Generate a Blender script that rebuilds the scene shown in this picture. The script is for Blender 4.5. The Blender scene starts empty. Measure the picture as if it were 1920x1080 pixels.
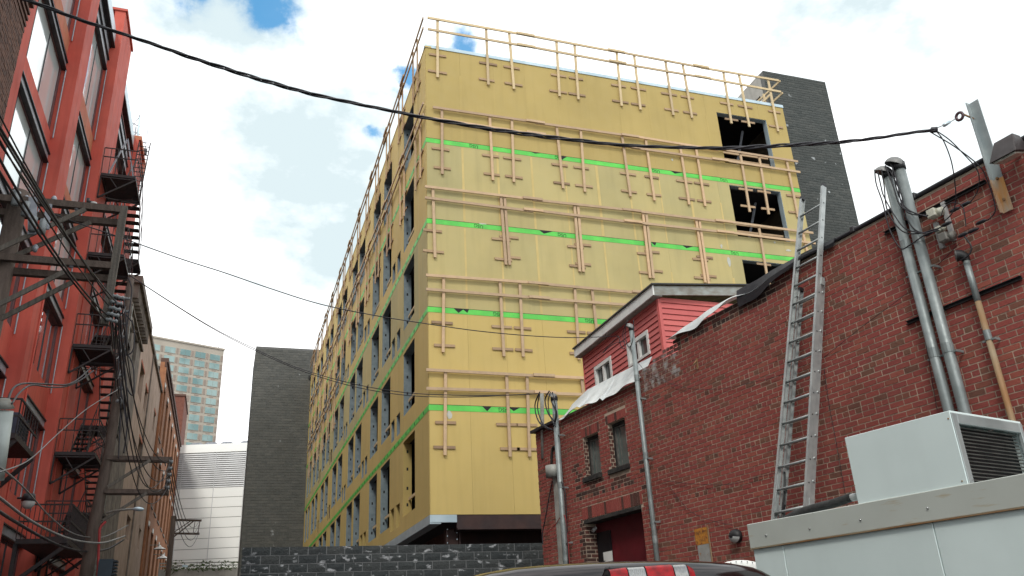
import bpy, math, random
from mathutils import Vector as V3, Matrix
random.seed(7)
sc = bpy.context.scene
col = sc.collection
# ------------------------------------------------------------------ camera
FPX, PITCH, ROLL, AZ0 = 1562.12, 0.40185, -0.05347, -0.3375
def _axes():
    cp, sp = math.cos(PITCH), math.sin(PITCH)
    F, R, U = V3((0, cp, sp)), V3((1, 0, 0)), V3((0, -sp, cp))
    cr, sr = math.cos(ROLL), math.sin(ROLL)
    R, U = cr*R + sr*U, -sr*R + cr*U
    m = Matrix.Rotation(AZ0, 3, 'Z')
    return m @ F, m @ R, m @ U
F, R, U = _axes()
CAM = V3((0, 0, 1.6))
cd = bpy.data.cameras.new('camera'); cam = bpy.data.objects.new('camera', cd); col.objects.link(cam)
cam.matrix_world = Matrix(((R.x, U.x, -F.x, CAM.x), (R.y, U.y, -F.y, CAM.y), (R.z, U.z, -F.z, CAM.z), (0, 0, 0, 1)))
cd.sensor_width = 36.0; cd.lens = FPX/1920*36.0; cd.clip_start = 0.05; cd.clip_end = 3000
sc.camera = cam
def ray(x, y): return F + R*((x-960)/FPX) - U*((y-540)/FPX)
def hit(px, p, n):
    d = ray(*px); n = V3(n); t = ((V3(p)-CAM).dot(n))/d.dot(n); return CAM + d*t
def at(px, w): return CAM + ray(*px)*w
def proj(p):
    d = V3(p)-CAM; w = d.dot(F)
    if w <= 0.01: return None
    return (960+FPX*d.dot(R)/w, 540-FPX*d.dot(U)/w, w)
# ------------------------------------------------------------------ world
SUN_AZ, SUN_EL = math.radians(207), math.radians(46)   # compass direction the sun stands in (from +Y clockwise)
wd = bpy.data.worlds.new('World'); sc.world = wd; wd.use_nodes = True
nt = wd.node_tree; nt.nodes.clear()
def nn(t, **k):
    n = nt.nodes.new(t)
    for a, b in k.items(): setattr(n, a, b)
    return n
out = nn('ShaderNodeOutputWorld')
sky = nn('ShaderNodeTexSky'); sky.sky_type = 'NISHITA'; sky.sun_disc = False
sky.sun_elevation = SUN_EL; sky.sun_rotation = SUN_AZ
bg1 = nn('ShaderNodeBackground'); bg1.inputs[1].default_value = 0.15
sb = nn('ShaderNodeMix', data_type='RGBA', blend_type='MULTIPLY'); sb.inputs[0].default_value = 1; sb.inputs[7].default_value = (.55, 1.25, 1.35, 1)
nt.links.new(sky.outputs[0], sb.inputs[6]); nt.links.new(sb.outputs[2], bg1.inputs[0])
tc = nn('ShaderNodeTexCoord')
mp = nn('ShaderNodeMapping'); mp.inputs['Scale'].default_value = (1, 1, 1.7)
nt.links.new(tc.outputs['Generated'], mp.inputs[0])
n1 = nn('ShaderNodeTexNoise'); n1.inputs['Scale'].default_value = 3.2; n1.inputs['Detail'].default_value = 9; n1.inputs['Roughness'].default_value = .58
n2 = nn('ShaderNodeTexNoise'); n2.inputs['Scale'].default_value = 9; n2.inputs['Detail'].default_value = 8
for q in (n1, n2): nt.links.new(mp.outputs[0], q.inputs['Vector'])
# the cloud deck breaks open around a few directions, its edges torn by the noise
prev = None
wn = nn('ShaderNodeTexNoise'); wn.inputs['Scale'].default_value = 7; wn.inputs['Detail'].default_value = 7; wn.inputs['Roughness'].default_value = .6; nt.links.new(tc.outputs['Generated'], wn.inputs['Vector'])
w1 = nn('ShaderNodeVectorMath', operation='SUBTRACT'); nt.links.new(wn.outputs['Color'], w1.inputs[0]); w1.inputs[1].default_value = (.5, .5, .5)
w2 = nn('ShaderNodeVectorMath', operation='SCALE'); nt.links.new(w1.outputs[0], w2.inputs[0]); w2.inputs['Scale'].default_value = .15
w3 = nn('ShaderNodeVectorMath', operation='ADD'); nt.links.new(w2.outputs[0], w3.inputs[0]); nt.links.new(tc.outputs['Generated'], w3.inputs[1])
def math_(op, a, b=None, clamp=False):
    m = nn('ShaderNodeMath', operation=op, use_clamp=clamp)
    for i, s in enumerate((a, b)):
        if s is None: continue
        if isinstance(s, (int, float)): m.inputs[i].default_value = s
        else: nt.links.new(s, m.inputs[i])
    return m.outputs[0]
for px, rad, amp in (((505, 20), .042, 1.3), ((365, -2), .034, 1.1), ((440, -50), .05, 1.2), ((742, 136), .022, 1.1), ((860, 80), .030, 1.0), ((690, 285), .016, .8), ((300, -60), .05, 1.0), ((770, 200), .03, .9)):
    dv = ray(*px).normalized()
    dist = nn('ShaderNodeVectorMath', operation='DISTANCE'); nt.links.new(w3.outputs[0], dist.inputs[0]); dist.inputs[1].default_value = dv
    t = math_('DIVIDE', dist.outputs['Value'], rad)
    t = math_('POWER', t, 2.0); t = math_('MULTIPLY', t, -1.0); t = math_('EXPONENT', t); t = math_('MULTIPLY', t, amp)
    prev = t if prev is None else math_('MAXIMUM', prev, t)
nz = math_('SUBTRACT', n2.outputs[0], 0.5); nz = math_('MULTIPLY', nz, 3.4)
gap = math_('ADD', prev, nz); gap = math_('MULTIPLY', gap, prev)
hole = nn('ShaderNodeMapRange'); hole.inputs['From Min'].default_value = .05; hole.inputs['From Max'].default_value = 1.05; hole.inputs['To Max'].default_value = .95; hole.interpolation_type = 'SMOOTHSTEP'
nt.links.new(gap, hole.inputs[0])
thin = nn('ShaderNodeMapRange'); thin.inputs['From Min'].default_value = .60; thin.inputs['From Max'].default_value = .78; thin.inputs['To Max'].default_value = .35
nt.links.new(n1.outputs[0], thin.inputs[0])
mask = math_('MAXIMUM', hole.outputs[0], thin.outputs[0], True)
cr = nn('ShaderNodeValToRGB'); cr.color_ramp.elements[0].position = .37; cr.color_ramp.elements[0].color = (.40, .47, .49, 1)
cr.color_ramp.elements[1].position = .58; cr.color_ramp.elements[1].color = (1.0, 1.0, 1.0, 1)
nt.links.new(n1.outputs[0], cr.inputs[0])
bg2 = nn('ShaderNodeBackground'); bg2.inputs[1].default_value = 1.3
nt.links.new(cr.outputs[0], bg2.inputs[0])
mx = nn('ShaderNodeMixShader'); nt.links.new(mask, mx.inputs[0]); nt.links.new(bg2.outputs[0], mx.inputs[1]); nt.links.new(bg1.outputs[0], mx.inputs[2])
nt.links.new(mx.outputs[0], out.inputs[0])
sl = bpy.data.lights.new('sun', 'SUN'); sl.energy = 1.1; sl.angle = math.radians(12); sl.color = (1, .96, .88)
so = bpy.data.objects.new('sun', sl); col.objects.link(so)
sdir = V3((math.sin(SUN_AZ)*math.cos(SUN_EL), math.cos(SUN_AZ)*math.cos(SUN_EL), math.sin(SUN_EL)))
so.rotation_euler = sdir.to_track_quat('Z', 'Y').to_euler(); so.location = (0, 0, 60)
sc.view_settings.view_transform = 'Standard'; sc.view_settings.look = 'None'; sc.view_settings.exposure = 0.56; sc.view_settings.gamma = 1
sc.view_settings.use_curve_mapping = False
# ------------------------------------------------------------------ materials
MATS = {}
def M(name, c1, c2=None, scale=3.0, rough=.75, metal=0, bump=0, bscale=60, ramp=None, streak=0, spec=.4, detail=6, sx=(1, 1, 1), lo=.35, hi=.65, stain=None, mottle=0, mscale=.5):
    if name in MATS: return MATS[name]
    m = bpy.data.materials.new(name); m.use_nodes = True; t = m.node_tree; N = t.nodes; L = t.links
    b = N['Principled BSDF']; b.inputs['Roughness'].default_value = rough; b.inputs['Metallic'].default_value = metal
    b.inputs['Specular IOR Level'].default_value = spec
    g = N.new('ShaderNodeNewGeometry')
    def noise(s, sxx=(1, 1, 1), d=detail):
        mpn = N.new('ShaderNodeMapping'); mpn.inputs['Scale'].default_value = sxx; L.new(g.outputs['Position'], mpn.inputs[0])
        n = N.new('ShaderNodeTexNoise'); n.inputs['Scale'].default_value = s; n.inputs['Detail'].default_value = d; L.new(mpn.outputs[0], n.inputs['Vector']); return n.outputs[0]
    def mix(a, bb, fac, mode='MIX'):
        x = N.new('ShaderNodeMix'); x.data_type = 'RGBA'; x.blend_type = mode
        for i, s in ((0, fac), (6, a), (7, bb)):
            if hasattr(s, 'links') or hasattr(s, 'is_linked'): L.new(s, x.inputs[i])
            else: x.inputs[i].default_value = s if i == 0 else (*s[:3], 1)
        return x.outputs[2]
    def rng(s, lo_, hi_, a=0, bb=1):
        x = N.new('ShaderNodeMapRange'); x.inputs['From Min'].default_value = lo_; x.inputs['From Max'].default_value = hi_
        x.inputs['To Min'].default_value = a; x.inputs['To Max'].default_value = bb; L.new(s, x.inputs[0]); return x.outputs[0]
    c2 = c2 or tuple(min(1, v*.75) for v in c1)
    base = mix(c1, c2, rng(noise(scale, sx), lo, hi))
    if ramp:
        at_ = N.new('ShaderNodeAttribute'); at_.attribute_name = 'rnd'
        r = N.new('ShaderNodeValToRGB'); e = r.color_ramp.elements
        e[0].position = ramp[0][0]; e[0].color = (*ramp[0][1], 1); e[1].position = ramp[-1][0]; e[1].color = (*ramp[-1][1], 1)
        for p, c in ramp[1:-1]: q = e.new(p); q.color = (*c, 1)
        L.new(at_.outputs['Fac'], r.inputs[0])
        base = mix(r.outputs[0], base, .3)
    if mottle:
        base = mix(base, tuple(v*.45 for v in c2), rng(noise(mscale), .45, .75, 0, mottle))
    if streak:
        base = mix(base, tuple(v*.4 for v in c2), rng(noise(2.2, (2.2, 2.2, .16)), .5, .8, 0, streak))
    if stain:
        sc_, s_, lo_, hi_, c_ = stain
        base = mix(base, c_, rng(noise(s_, sc_, 9), lo_, hi_))
    L.new(base, b.inputs['Base Color'])
    if bump:
        bp = N.new('ShaderNodeBump'); bp.inputs['Strength'].default_value = bump; bp.inputs['Distance'].default_value = .02
        L.new(noise(bscale), bp.inputs['Height']); L.new(bp.outputs[0], b.inputs['Normal'])
    rg = rng(noise(scale*2.5), .3, .7, max(0, rough-.08), min(1, rough+.08)); L.new(rg, b.inputs['Roughness'])
    MATS[name] = m; return m
yel = M('yellow_sheathing', (0.575, 0.425, 0.150), (0.520, 0.385, 0.135), 1.3, .8, bump=.08, bscale=120, streak=.16, mottle=.14, mscale=.35, ramp=((0, (0.535, 0.395, 0.140)), (.5, (0.575, 0.425, 0.150)), (1, (0.504, 0.373, 0.131))))
yel2 = M('khaki_sheathing', (0.500, 0.410, 0.180), (0.420, 0.365, 0.175), 1.1, .8, bump=.08, bscale=120, streak=.18, mottle=.22, mscale=.5, ramp=((0, (0.465, 0.381, 0.167)), (.5, (0.500, 0.410, 0.180)), (1, (0.407, 0.354, 0.170))))
yel3 = M('ochre_sheathing', (.455, .34, .122), (.40, .305, .11), 1.1, .8, bump=.08, bscale=120, streak=.14, mottle=.18, mscale=.4, ramp=((0, (.43, .32, .115)), (.5, (.46, .342, .123)), (1, (.42, .315, .113))))
joint = M('joint_filler', (.58, .445, .18), (.52, .40, .16), 3, .8)
green = M('green_tape', (.13, .64, .09), (.10, .50, .08), 2, .55, bump=.3, bscale=14, mottle=.2, mscale=1.2)
black = M('black_print', (.012, .012, .012), None, 5, .7)
lumber = M('pine_lumber', (.60, .40, .24), (.46, .31, .19), 9, .75, sx=(1, 1, 1), bump=.15, bscale=50, mottle=.25, mscale=3, ramp=((0, (.66, .45, .27)), (.5, (.52, .38, .24)), (1, (.38, .27, .18))))
lumber_d = M('weathered_lumber', (.30, .20, .12), (.42, .29, .18), 7, .85, bump=.1, ramp=((0, (.34, .22, .13)), (.5, (.46, .32, .19)), (1, (.24, .16, .10))))
lumber_y = M('yellow_pine', (.62, .48, .28), (.50, .38, .22), 9, .75, bump=.15, mottle=.25, mscale=3, ramp=((0, (.68, .53, .31)), (1, (.46, .35, .22))))
galv = M('galvanised_stud', (.17, .215, .24), (.23, .28, .30), 6, .5, .2)
dark = M('dark_interior', (.03, .028, .03), (.02, .02, .025), 2, .9)  # near-black base colour: indoor shade put into the surfaces
conc = M('concrete', (.42, .40, .36), (.33, .31, .28), 2, .9, bump=.15, streak=.3)
maroon = M('primed_steel', (.055, .026, .022), (.035, .02, .02), 2, .7, streak=.3)
flash = M('metal_flashing', (.55, .66, .72), (.45, .56, .62), 2, .35, .4)
brickm = M('red_brick', (.25, .062, .055), (.31, .085, .066), 25, .85, bump=.35, bscale=90, spec=.2, mottle=.35, mscale=.55,
           ramp=((0, (.28, .070, .060)), (.35, (.33, .082, .066)), (.6, (.25, .066, .060)), (.78, (.35, .105, .075)), (.86, (.20, .080, .055)), (.93, (.15, .098, .065)), (1, (.09, .062, .045))))
brickw = M('whitewashed_brick', (.20, .06, .045), (.16, .06, .045), 25, .85, bump=.35, bscale=90, ramp=((0, (.22, .07, .055)), (1, (.12, .06, .05))), stain=((1.2, 1.2, 1.0), 5.5, .48, .72, (.42, .42, .41)))
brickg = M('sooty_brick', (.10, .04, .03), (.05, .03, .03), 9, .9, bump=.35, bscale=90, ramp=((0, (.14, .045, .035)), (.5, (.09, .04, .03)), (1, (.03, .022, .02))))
mortar = M('lime_mortar', (.56, .44, .34), (.41, .32, .25), 5, .95, bump=.3, bscale=120, mottle=.4, mscale=.8)
brownb = M('brown_brick', (.14, .075, .055), (.09, .05, .04), 12, .9, bump=.3, ramp=((0, (.17, .085, .06)), (.5, (.12, .065, .05)), (1, (.07, .045, .04))))
redp = M('red_paint', (.55, .098, .066), (.46, .078, .056), .9, .75, bump=.12, bscale=24, streak=.4, mottle=.35, mscale=.6)
redp2 = M('weathered_red_paint', (.42, .16, .08), (.46, .12, .065), 1.3, .75, bump=.08, bscale=30, streak=.35, mottle=.3, mscale=.8)
steelb = M('blackened_steel', (.022, .022, .026), (.04, .04, .045), 5, .45, .2)
steelg = M('grey_steel', (.34, .36, .40), (.24, .25, .28), 5, .45, .2)
iron = M('black_iron', (.018, .016, .018), (.035, .022, .022), 6, .6)
ironr = M('maroon_iron', (.10, .022, .022), (.05, .018, .02), 6, .6)
framem = M('window_frame_paint', (.10, .05, .055), (.14, .06, .06), 3, .6)
cmu = M('charcoal_block', (.040, .046, .048), (.062, .067, .067), 7, .92, bump=.7, bscale=26, ramp=((0, (.032, .038, .041)), (.5, (.041, .047, .049)), (1, (.056, .060, .060))),
        stain=((1.3, 1, 2.2), 3.6, .60, .70, (.46, .47, .49)))
cmut = M('tower_block', (.10, .103, .094), (.14, .14, .125), 5, .92, bump=.6, bscale=20, mottle=.4, mscale=.4, ramp=((0, (.07, .073, .07)), (.5, (.092, .093, .087)), (1, (.12, .118, .108))),
        stain=((1.2, 1, .8), 1.4, .70, .78, (.42, .44, .45)))
cmut2 = M('tower_block_dark', (.062, .069, .066), (.088, .093, .087), 5, .92, bump=.6, bscale=20, mottle=.4, mscale=.4, ramp=((0, (.046, .053, .051)), (.5, (.062, .068, .065)), (1, (.082, .086, .08))),
        stain=((1.2, 1, 1.0), 2.0, .655, .70, (.42, .44, .45)))
cmortar = M('block_mortar', (.20, .205, .21), (.12, .125, .13), 4, .95)
cmortd = M('tower_mortar', (.15, .15, .145), (.12, .12, .117), 4, .95)
wood = M('creosoted_wood', (.075, .055, .045), (.12, .09, .075), 14, .9, bump=.4, bscale=30, sx=(1, 1, .2), streak=.3)
woodg = M('grey_pole_wood', (.15, .13, .11), (.09, .08, .07), 14, .9, bump=.4, bscale=30, sx=(2, 2, .2), streak=.4)
cable = M('cable_rubber', (.015, .014, .018), (.03, .028, .035), 5, .5)
cablel = M('bare_cable', (.30, .30, .30), (.2, .2, .2), 5, .5, .5)
redc = M('red_cable', (.35, .03, .03), None, 5, .5)
pipem = M('galvanised_pipe', (.30, .33, .33), (.22, .25, .25), 7, .5, .35, streak=.45)
rust = M('rusty_pipe', (.34, .27, .18), (.30, .16, .07), 2.2, .7, .2, streak=.3)
alu = M('ladder_aluminium', (.46, .48, .47), (.36, .38, .38), 8, .45, .45, streak=.2)
blackp = M('black_plastic', (.02, .02, .022), None, 4, .5)
whitep = M('white_trim_paint', (.78, .78, .75), (.70, .70, .68), 4, .5, mottle=.15, mscale=2)
memb = M('white_membrane', (.70, .73, .73), (.58, .61, .62), 2.5, .5, bump=.3, bscale=14, mottle=.3, mscale=2.5, streak=.25)
membk = M('black_membrane', (.02, .02, .024), (.035, .033, .038), 3, .5, bump=.3, bscale=12)
clap = M('red_clapboard', (.58, .135, .125), (.52, .115, .11), 2.5, .6, streak=.1, ramp=((0, (.60, .14, .125)), (1, (.53, .115, .11))))
trimg = M('peeling_grey_trim', (.33, .35, .33), (.24, .22, .19), 6, .8, sx=(1, 1, 2), mottle=.4, mscale=3)
glassd = M('dark_window_glass', (.05, .06, .065), (.08, .09, .09), 2, .08, 0, spec=.9)
glassr = M('coated_window_glass', (.80, .86, .87), (.74, .81, .84), .6, .03, 1.0)
reddoor = M('dark_red_door_paint', (.14, .012, .018), (.10, .01, .015), 2, .5)
stone = M('black_stone_sill', (.02, .018, .018), (.05, .045, .04), 9, .9, bump=.4)
glassw = M('pale_reflecting_glass', (.80, .86, .86), (.74, .80, .81), .6, .06, .45)  # pale base colour stands in for part of the sky reflection
whitem = M('white_panel', (.78, .88, .87), (.73, .83, .82), 1.2, .45, .15, bump=.05, bscale=160, streak=.07, mottle=.12, mscale=1.6)
grillm = M('coil_grille', (.07, .075, .07), (.12, .12, .11), 9, .5, .5)
stuccog = M('grey_brown_stucco', (.27, .23, .20), (.15, .12, .105), 2, .9, bump=.3, bscale=12, streak=.45, mottle=.4, mscale=.5)
stuccop = M('pink_stucco', (.54, .40, .33), (.43, .31, .25), 1.2, .9, bump=.3, bscale=12, streak=.4, mottle=.35, mscale=.35)
orangeb = M('orange_brick', (.38, .17, .085), (.30, .13, .07), 3, .9, bump=.3, bscale=25, streak=.3, mottle=.35, mscale=.5)
darkwin = M('dark_green_sash', (.035, .05, .04), (.02, .03, .028), 3, .4)
whiteb = M('white_cladding', (.92, .92, .88), (.90, .90, .86), .3, .5)
whiteg = M('grey_groove', (.30, .30, .28), None, 2, .8)
louv = M('louvre_metal', (.62, .62, .62), (.54, .54, .54), 1, .5)
hotelw = M('hotel_masonry', (.42, .37, .31), (.36, .32, .27), .2, .9)
hotelp = M('hotel_brown_panel', (.30, .235, .20), (.26, .21, .18), .5, .9)
hotelg = M('teal_glass', (.12, .22, .22), (.28, .385, .37), .12, .12, 0, spec=.9, lo=.42, hi=.58)
asph = M('asphalt', (.05, .05, .05), (.065, .063, .06), 3, .95, bump=.3, bscale=40, mottle=.3)
soil = M('embankment_soil', (.12, .10, .07), (.08, .08, .05), 2, .95)
leafm = M('weed_leaves', (.07, .10, .03), (.045, .07, .02), 5, .8)
paint = M('black_car_paint', (.012, .007, .008), (.014, .008, .009), 1, .08, .3, spec=1.0)
redlens = M('red_lens', (.38, .002, .006), (.16, .001, .004), 22, .22, 0, spec=.35)
clearlens = M('clear_ribbed_lens', (.42, .42, .41), (.26, .26, .25), 60, .2, .3, sx=(6, 1, 1))
tyre = M('tyre_rubber', (.02, .02, .02), None, 5, .9)
chrome = M('wheel_alloy', (.5, .5, .5), None, 5, .25, 1)
porc = M('porcelain', (.62, .60, .50), (.45, .45, .38), 20, .4)
rustsign = M('rusty_sign_paint', (.62, .27, .04), (.40, .15, .03), 22, .7, stain=((1, 1, 1), 16, .56, .62, (.22, .08, .03)))
signgrey = M('faded_sign_grey', (.36, .36, .35), (.30, .29, .27), 12, .7, stain=((1, 1, 1), 9, .60, .66, (.35, .16, .06)))
lensw = M('frosted_lens', (.55, .56, .55), None, 6, .3)
skin = M('skin', (.45, .26, .18), None, 6, .6)
cloth = M('dark_workwear', (.03, .035, .05), None, 6, .9)
vest = M('hi_vis_vest', (.30, .80, .05), None, 6, .8)
hat = M('hard_hat', (.8, .8, .78), None, 6, .3)
# ------------------------------------------------------------------ builders
class MB:
    def __init__(s): s.v = []; s.f = []; s.r = []
    def box8(s, pts, rnd=0.5, skip=()):
        i = len(s.v); s.v += [V3(p) for p in pts]
        fs = ((0, 3, 2, 1), (4, 5, 6, 7), (0, 1, 5, 4), (1, 2, 6, 5), (2, 3, 7, 6), (3, 0, 4, 7))
        for k, q in enumerate(fs):
            if k in skip: continue
            s.f.append([i+a for a in q]); s.r.append(rnd)
        return s
    def box(s, a, b, rnd=0.5):
        (x0, y0, z0), (x1, y1, z1) = a, b
        x0, x1 = min(x0, x1), max(x0, x1); y0, y1 = min(y0, y1), max(y0, y1); z0, z1 = min(z0, z1), max(z0, z1)
        return s.box8([(x0, y0, z0), (x1, y0, z0), (x1, y1, z0), (x0, y1, z0), (x0, y0, z1), (x1, y0, z1), (x1, y1, z1), (x0, y1, z1)], rnd)
    def obox(s, o, ax, ay, az, rnd=0.5):
        o, ax, ay, az = V3(o), V3(ax), V3(ay), V3(az)
        if ax.cross(ay).dot(az) < 0: o = o+ax; ax = -ax
        return s.box8([o, o+ax, o+ax+ay, o+ay, o+az, o+ax+az, o+ax+ay+az, o+ay+az], rnd)
    def bar(s, p, q, w, h, up=(0, 0, 1), rnd=0.5):
        p, q = V3(p), V3(q); d = (q-p).normalized(); up = V3(up)
        if abs(d.dot(up.normalized())) > .98: up = V3((0, 1, 0)) if abs(d.y) < .9 else V3((1, 0, 0))
        sd = d.cross(up).normalized(); u = sd.cross(d).normalized()
        o = p - sd*(w/2) - u*(h/2)
        return s.obox(o, sd*w, u*h, q-p, rnd)
    def tube(s, pts, r, seg=8, cap=True, rnd=0.5):
        pts = [V3(p) for p in pts]; n = len(pts); rs = r if isinstance(r, (list, tuple)) else [r]*n
        i0 = len(s.v); u = None
        for k, p in enumerate(pts):
            d = (pts[min(k+1, n-1)]-pts[max(k-1, 0)]).normalized()
            if u is None:
                u = d.cross(V3((0, 0, 1)))
                if u.length < .05: u = d.cross(V3((1, 0, 0)))
            u = (u - d*u.dot(d)).normalized(); w = d.cross(u)
            for j in range(seg):
                a = 2*math.pi*j/seg; s.v.append(p+(u*math.cos(a)+w*math.sin(a))*rs[k])
        for k in range(n-1):
            for j in range(seg):
                a = i0+k*seg+j; b = i0+k*seg+(j+1) % seg
                s.f.append([a, b, b+seg, a+seg]); s.r.append(rnd)
        if cap:
            s.f.append([i0+j for j in range(seg)][::-1]); s.r.append(rnd)
            s.f.append([i0+(n-1)*seg+j for j in range(seg)]); s.r.append(rnd)
        return s
    def quad(s, a, b, c, d, rnd=.5):
        i = len(s.v); s.v += [V3(a), V3(b), V3(c), V3(d)]; s.f.append([i, i+1, i+2, i+3]); s.r.append(rnd); return s
    def poly(s, pts, rnd=.5):
        i = len(s.v); s.v += [V3(p) for p in pts]; s.f.append(list(range(i, i+len(pts)))); s.r.append(rnd); return s
    def prism(s, pts, ext, rnd=.5):
        pts = [V3(p) for p in pts]; ext = V3(ext); i = len(s.v); n = len(pts)
        s.v += pts+[p+ext for p in pts]
        s.f.append(list(range(i, i+n))[::-1]); s.r.append(rnd); s.f.append(list(range(i+n, i+2*n))); s.r.append(rnd)
        for k in range(n): s.f.append([i+k, i+(k+1) % n, i+n+(k+1) % n, i+n+k]); s.r.append(rnd)
        return s
    def grid(s, P, closeu=False, rnd=.5):
        i = len(s.v); nu = len(P); nv = len(P[0])
        for row in P: s.v += [V3(p) for p in row]
        for a in range(nu if closeu else nu-1):
            for b in range(nv-1):
                a2 = (a+1) % nu
                s.f.append([i+a*nv+b, i+a2*nv+b, i+a2*nv+b+1, i+a*nv+b+1]); s.r.append(rnd)
        return s
    def build(s, name, mat, parent=None, smooth=False, label=None, kind=None, bevel=0):
        org = V3(parent['_o']) if parent is not None else V3((0, 0, 0))
        me = bpy.data.meshes.new(name); me.from_pydata([tuple(p-org) for p in s.v], [], s.f)
        at_ = me.attributes.new('rnd', 'FLOAT', 'FACE'); at_.data.foreach_set('value', s.r)
        me.materials.append(mat)
        if smooth: me.polygons.foreach_set('use_smooth', [True]*len(me.polygons))
        me.update()
        o = bpy.data.objects.new(name, me); col.objects.link(o)
        if parent is not None: o.parent = parent
        o['_o'] = tuple(org)
        if label: o['label'] = label
        if kind: o['kind'] = kind
        if bevel:
            bm = o.modifiers.new('bevel', 'BEVEL'); bm.width = bevel; bm.segments = 1; bm.limit_method = 'ANGLE'
        return o
def thing(name, label, cat, loc=(0, 0, 0), group=None):
    o = bpy.data.objects.new(name, None); col.objects.link(o); o.location = loc; o['_o'] = tuple(loc)
    o['label'] = label; o['category'] = cat; o.empty_display_size = .2
    if group: o['group'] = group
    return o
def tag(o, label, cat, group=None):
    o['label'] = label; o['category'] = cat
    if group: o['group'] = group
    return o
def struct(mb, name, mat): o = mb.build(name, mat); o['kind'] = 'structure'; return o
def copy_part(o, parent, loc, rot=None):
    c = o.copy(); col.objects.link(c); c.parent = parent; c.location = loc
    if rot is not None: c.rotation_euler = rot
    return c
def text_mesh(s, size, name, mat, M4, parent, ext=.002):
    cu = bpy.data.curves.new(name, 'FONT'); cu.body = s; cu.size = size; cu.extrude = ext; cu.align_x = 'CENTER'; cu.align_y = 'CENTER'
    t = bpy.data.objects.new(name+'_src', cu); col.objects.link(t)
    dg = bpy.context.evaluated_depsgraph_get(); me = bpy.data.meshes.new_from_object(t.evaluated_get(dg))
    bpy.data.objects.remove(t); me.name = name; me.materials.clear(); me.materials.append(mat)
    o = bpy.data.objects.new(name, me); col.objects.link(o); o.parent = parent
    M4 = M4.copy(); M4.translation = M4.translation-V3(parent['_o'] if parent else (0, 0, 0)); o.matrix_local = M4
    o['_o'] = parent['_o'] if parent else (0, 0, 0)
    return o
def frame_m(o, x, y):
    x, y = V3(x).normalized(), V3(y).normalized(); z = x.cross(y).normalized(); y = z.cross(x); o = V3(o)
    return Matrix(((x.x, y.x, z.x, o.x), (x.y, y.y, z.y, o.y), (x.z, y.z, z.z, o.z), (0, 0, 0, 1)))
# a plane frame: point = o + U*u + N*off + Z*z ; N looks outwards
class PF:
    def __init__(s, o, u, n): s.o = V3(o); s.u = V3(u).normalized(); s.n = V3(n).normalized()
    def p(s, u, z, off=0): q = s.o + s.u*u + s.n*off; return V3((q.x, q.y, z))
    def px(s, px, off=0):
        q = hit(px, s.o+s.n*off, s.n); return (q-s.o).dot(s.u), q.z
def rects_minus(u0, u1, z0, z1, holes):
    us = sorted({u0, u1} | {min(max(h[k], u0), u1) for h in holes for k in (0, 1)})
    zs = sorted({z0, z1} | {min(max(h[k], z0), z1) for h in holes for k in (2, 3)})
    res = []
    for a, b in zip(us, us[1:]):
        run = None
        for c, d in zip(zs, zs[1:]):
            m = ((a+b)/2, (c+d)/2)
            if b-a < 1e-4 or d-c < 1e-4: continue
            if any(h[0] < m[0] < h[1] and h[2] < m[1] < h[3] for h in holes):
                if run: res.append(run); run = None
            else:
                if run and abs(run[3]-c) < 1e-6: run = (a, b, run[2], d)
                else:
                    if run: res.append(run)
                    run = (a, b, c, d)
        if run: res.append(run)
    return res
def slab(mb, pf, u0, u1, z0, z1, off0, off1, rnd=.5):
    a = pf.p(u0, z0, off0)
    return mb.obox(a, pf.u*(u1-u0), pf.n*(off1-off0), V3((0, 0, z1-z0)), rnd)
def wall_holes(mb, pf, u0, u1, z0, z1, holes, t):
    for r in rects_minus(u0, u1, z0, z1, holes): slab(mb, pf, *r, -t, 0)
    return mb
def inview(p, m=60):
    q = proj(p); return q is not None and -m < q[0] < 1920+m and -m < q[1] < 1080+m
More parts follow.
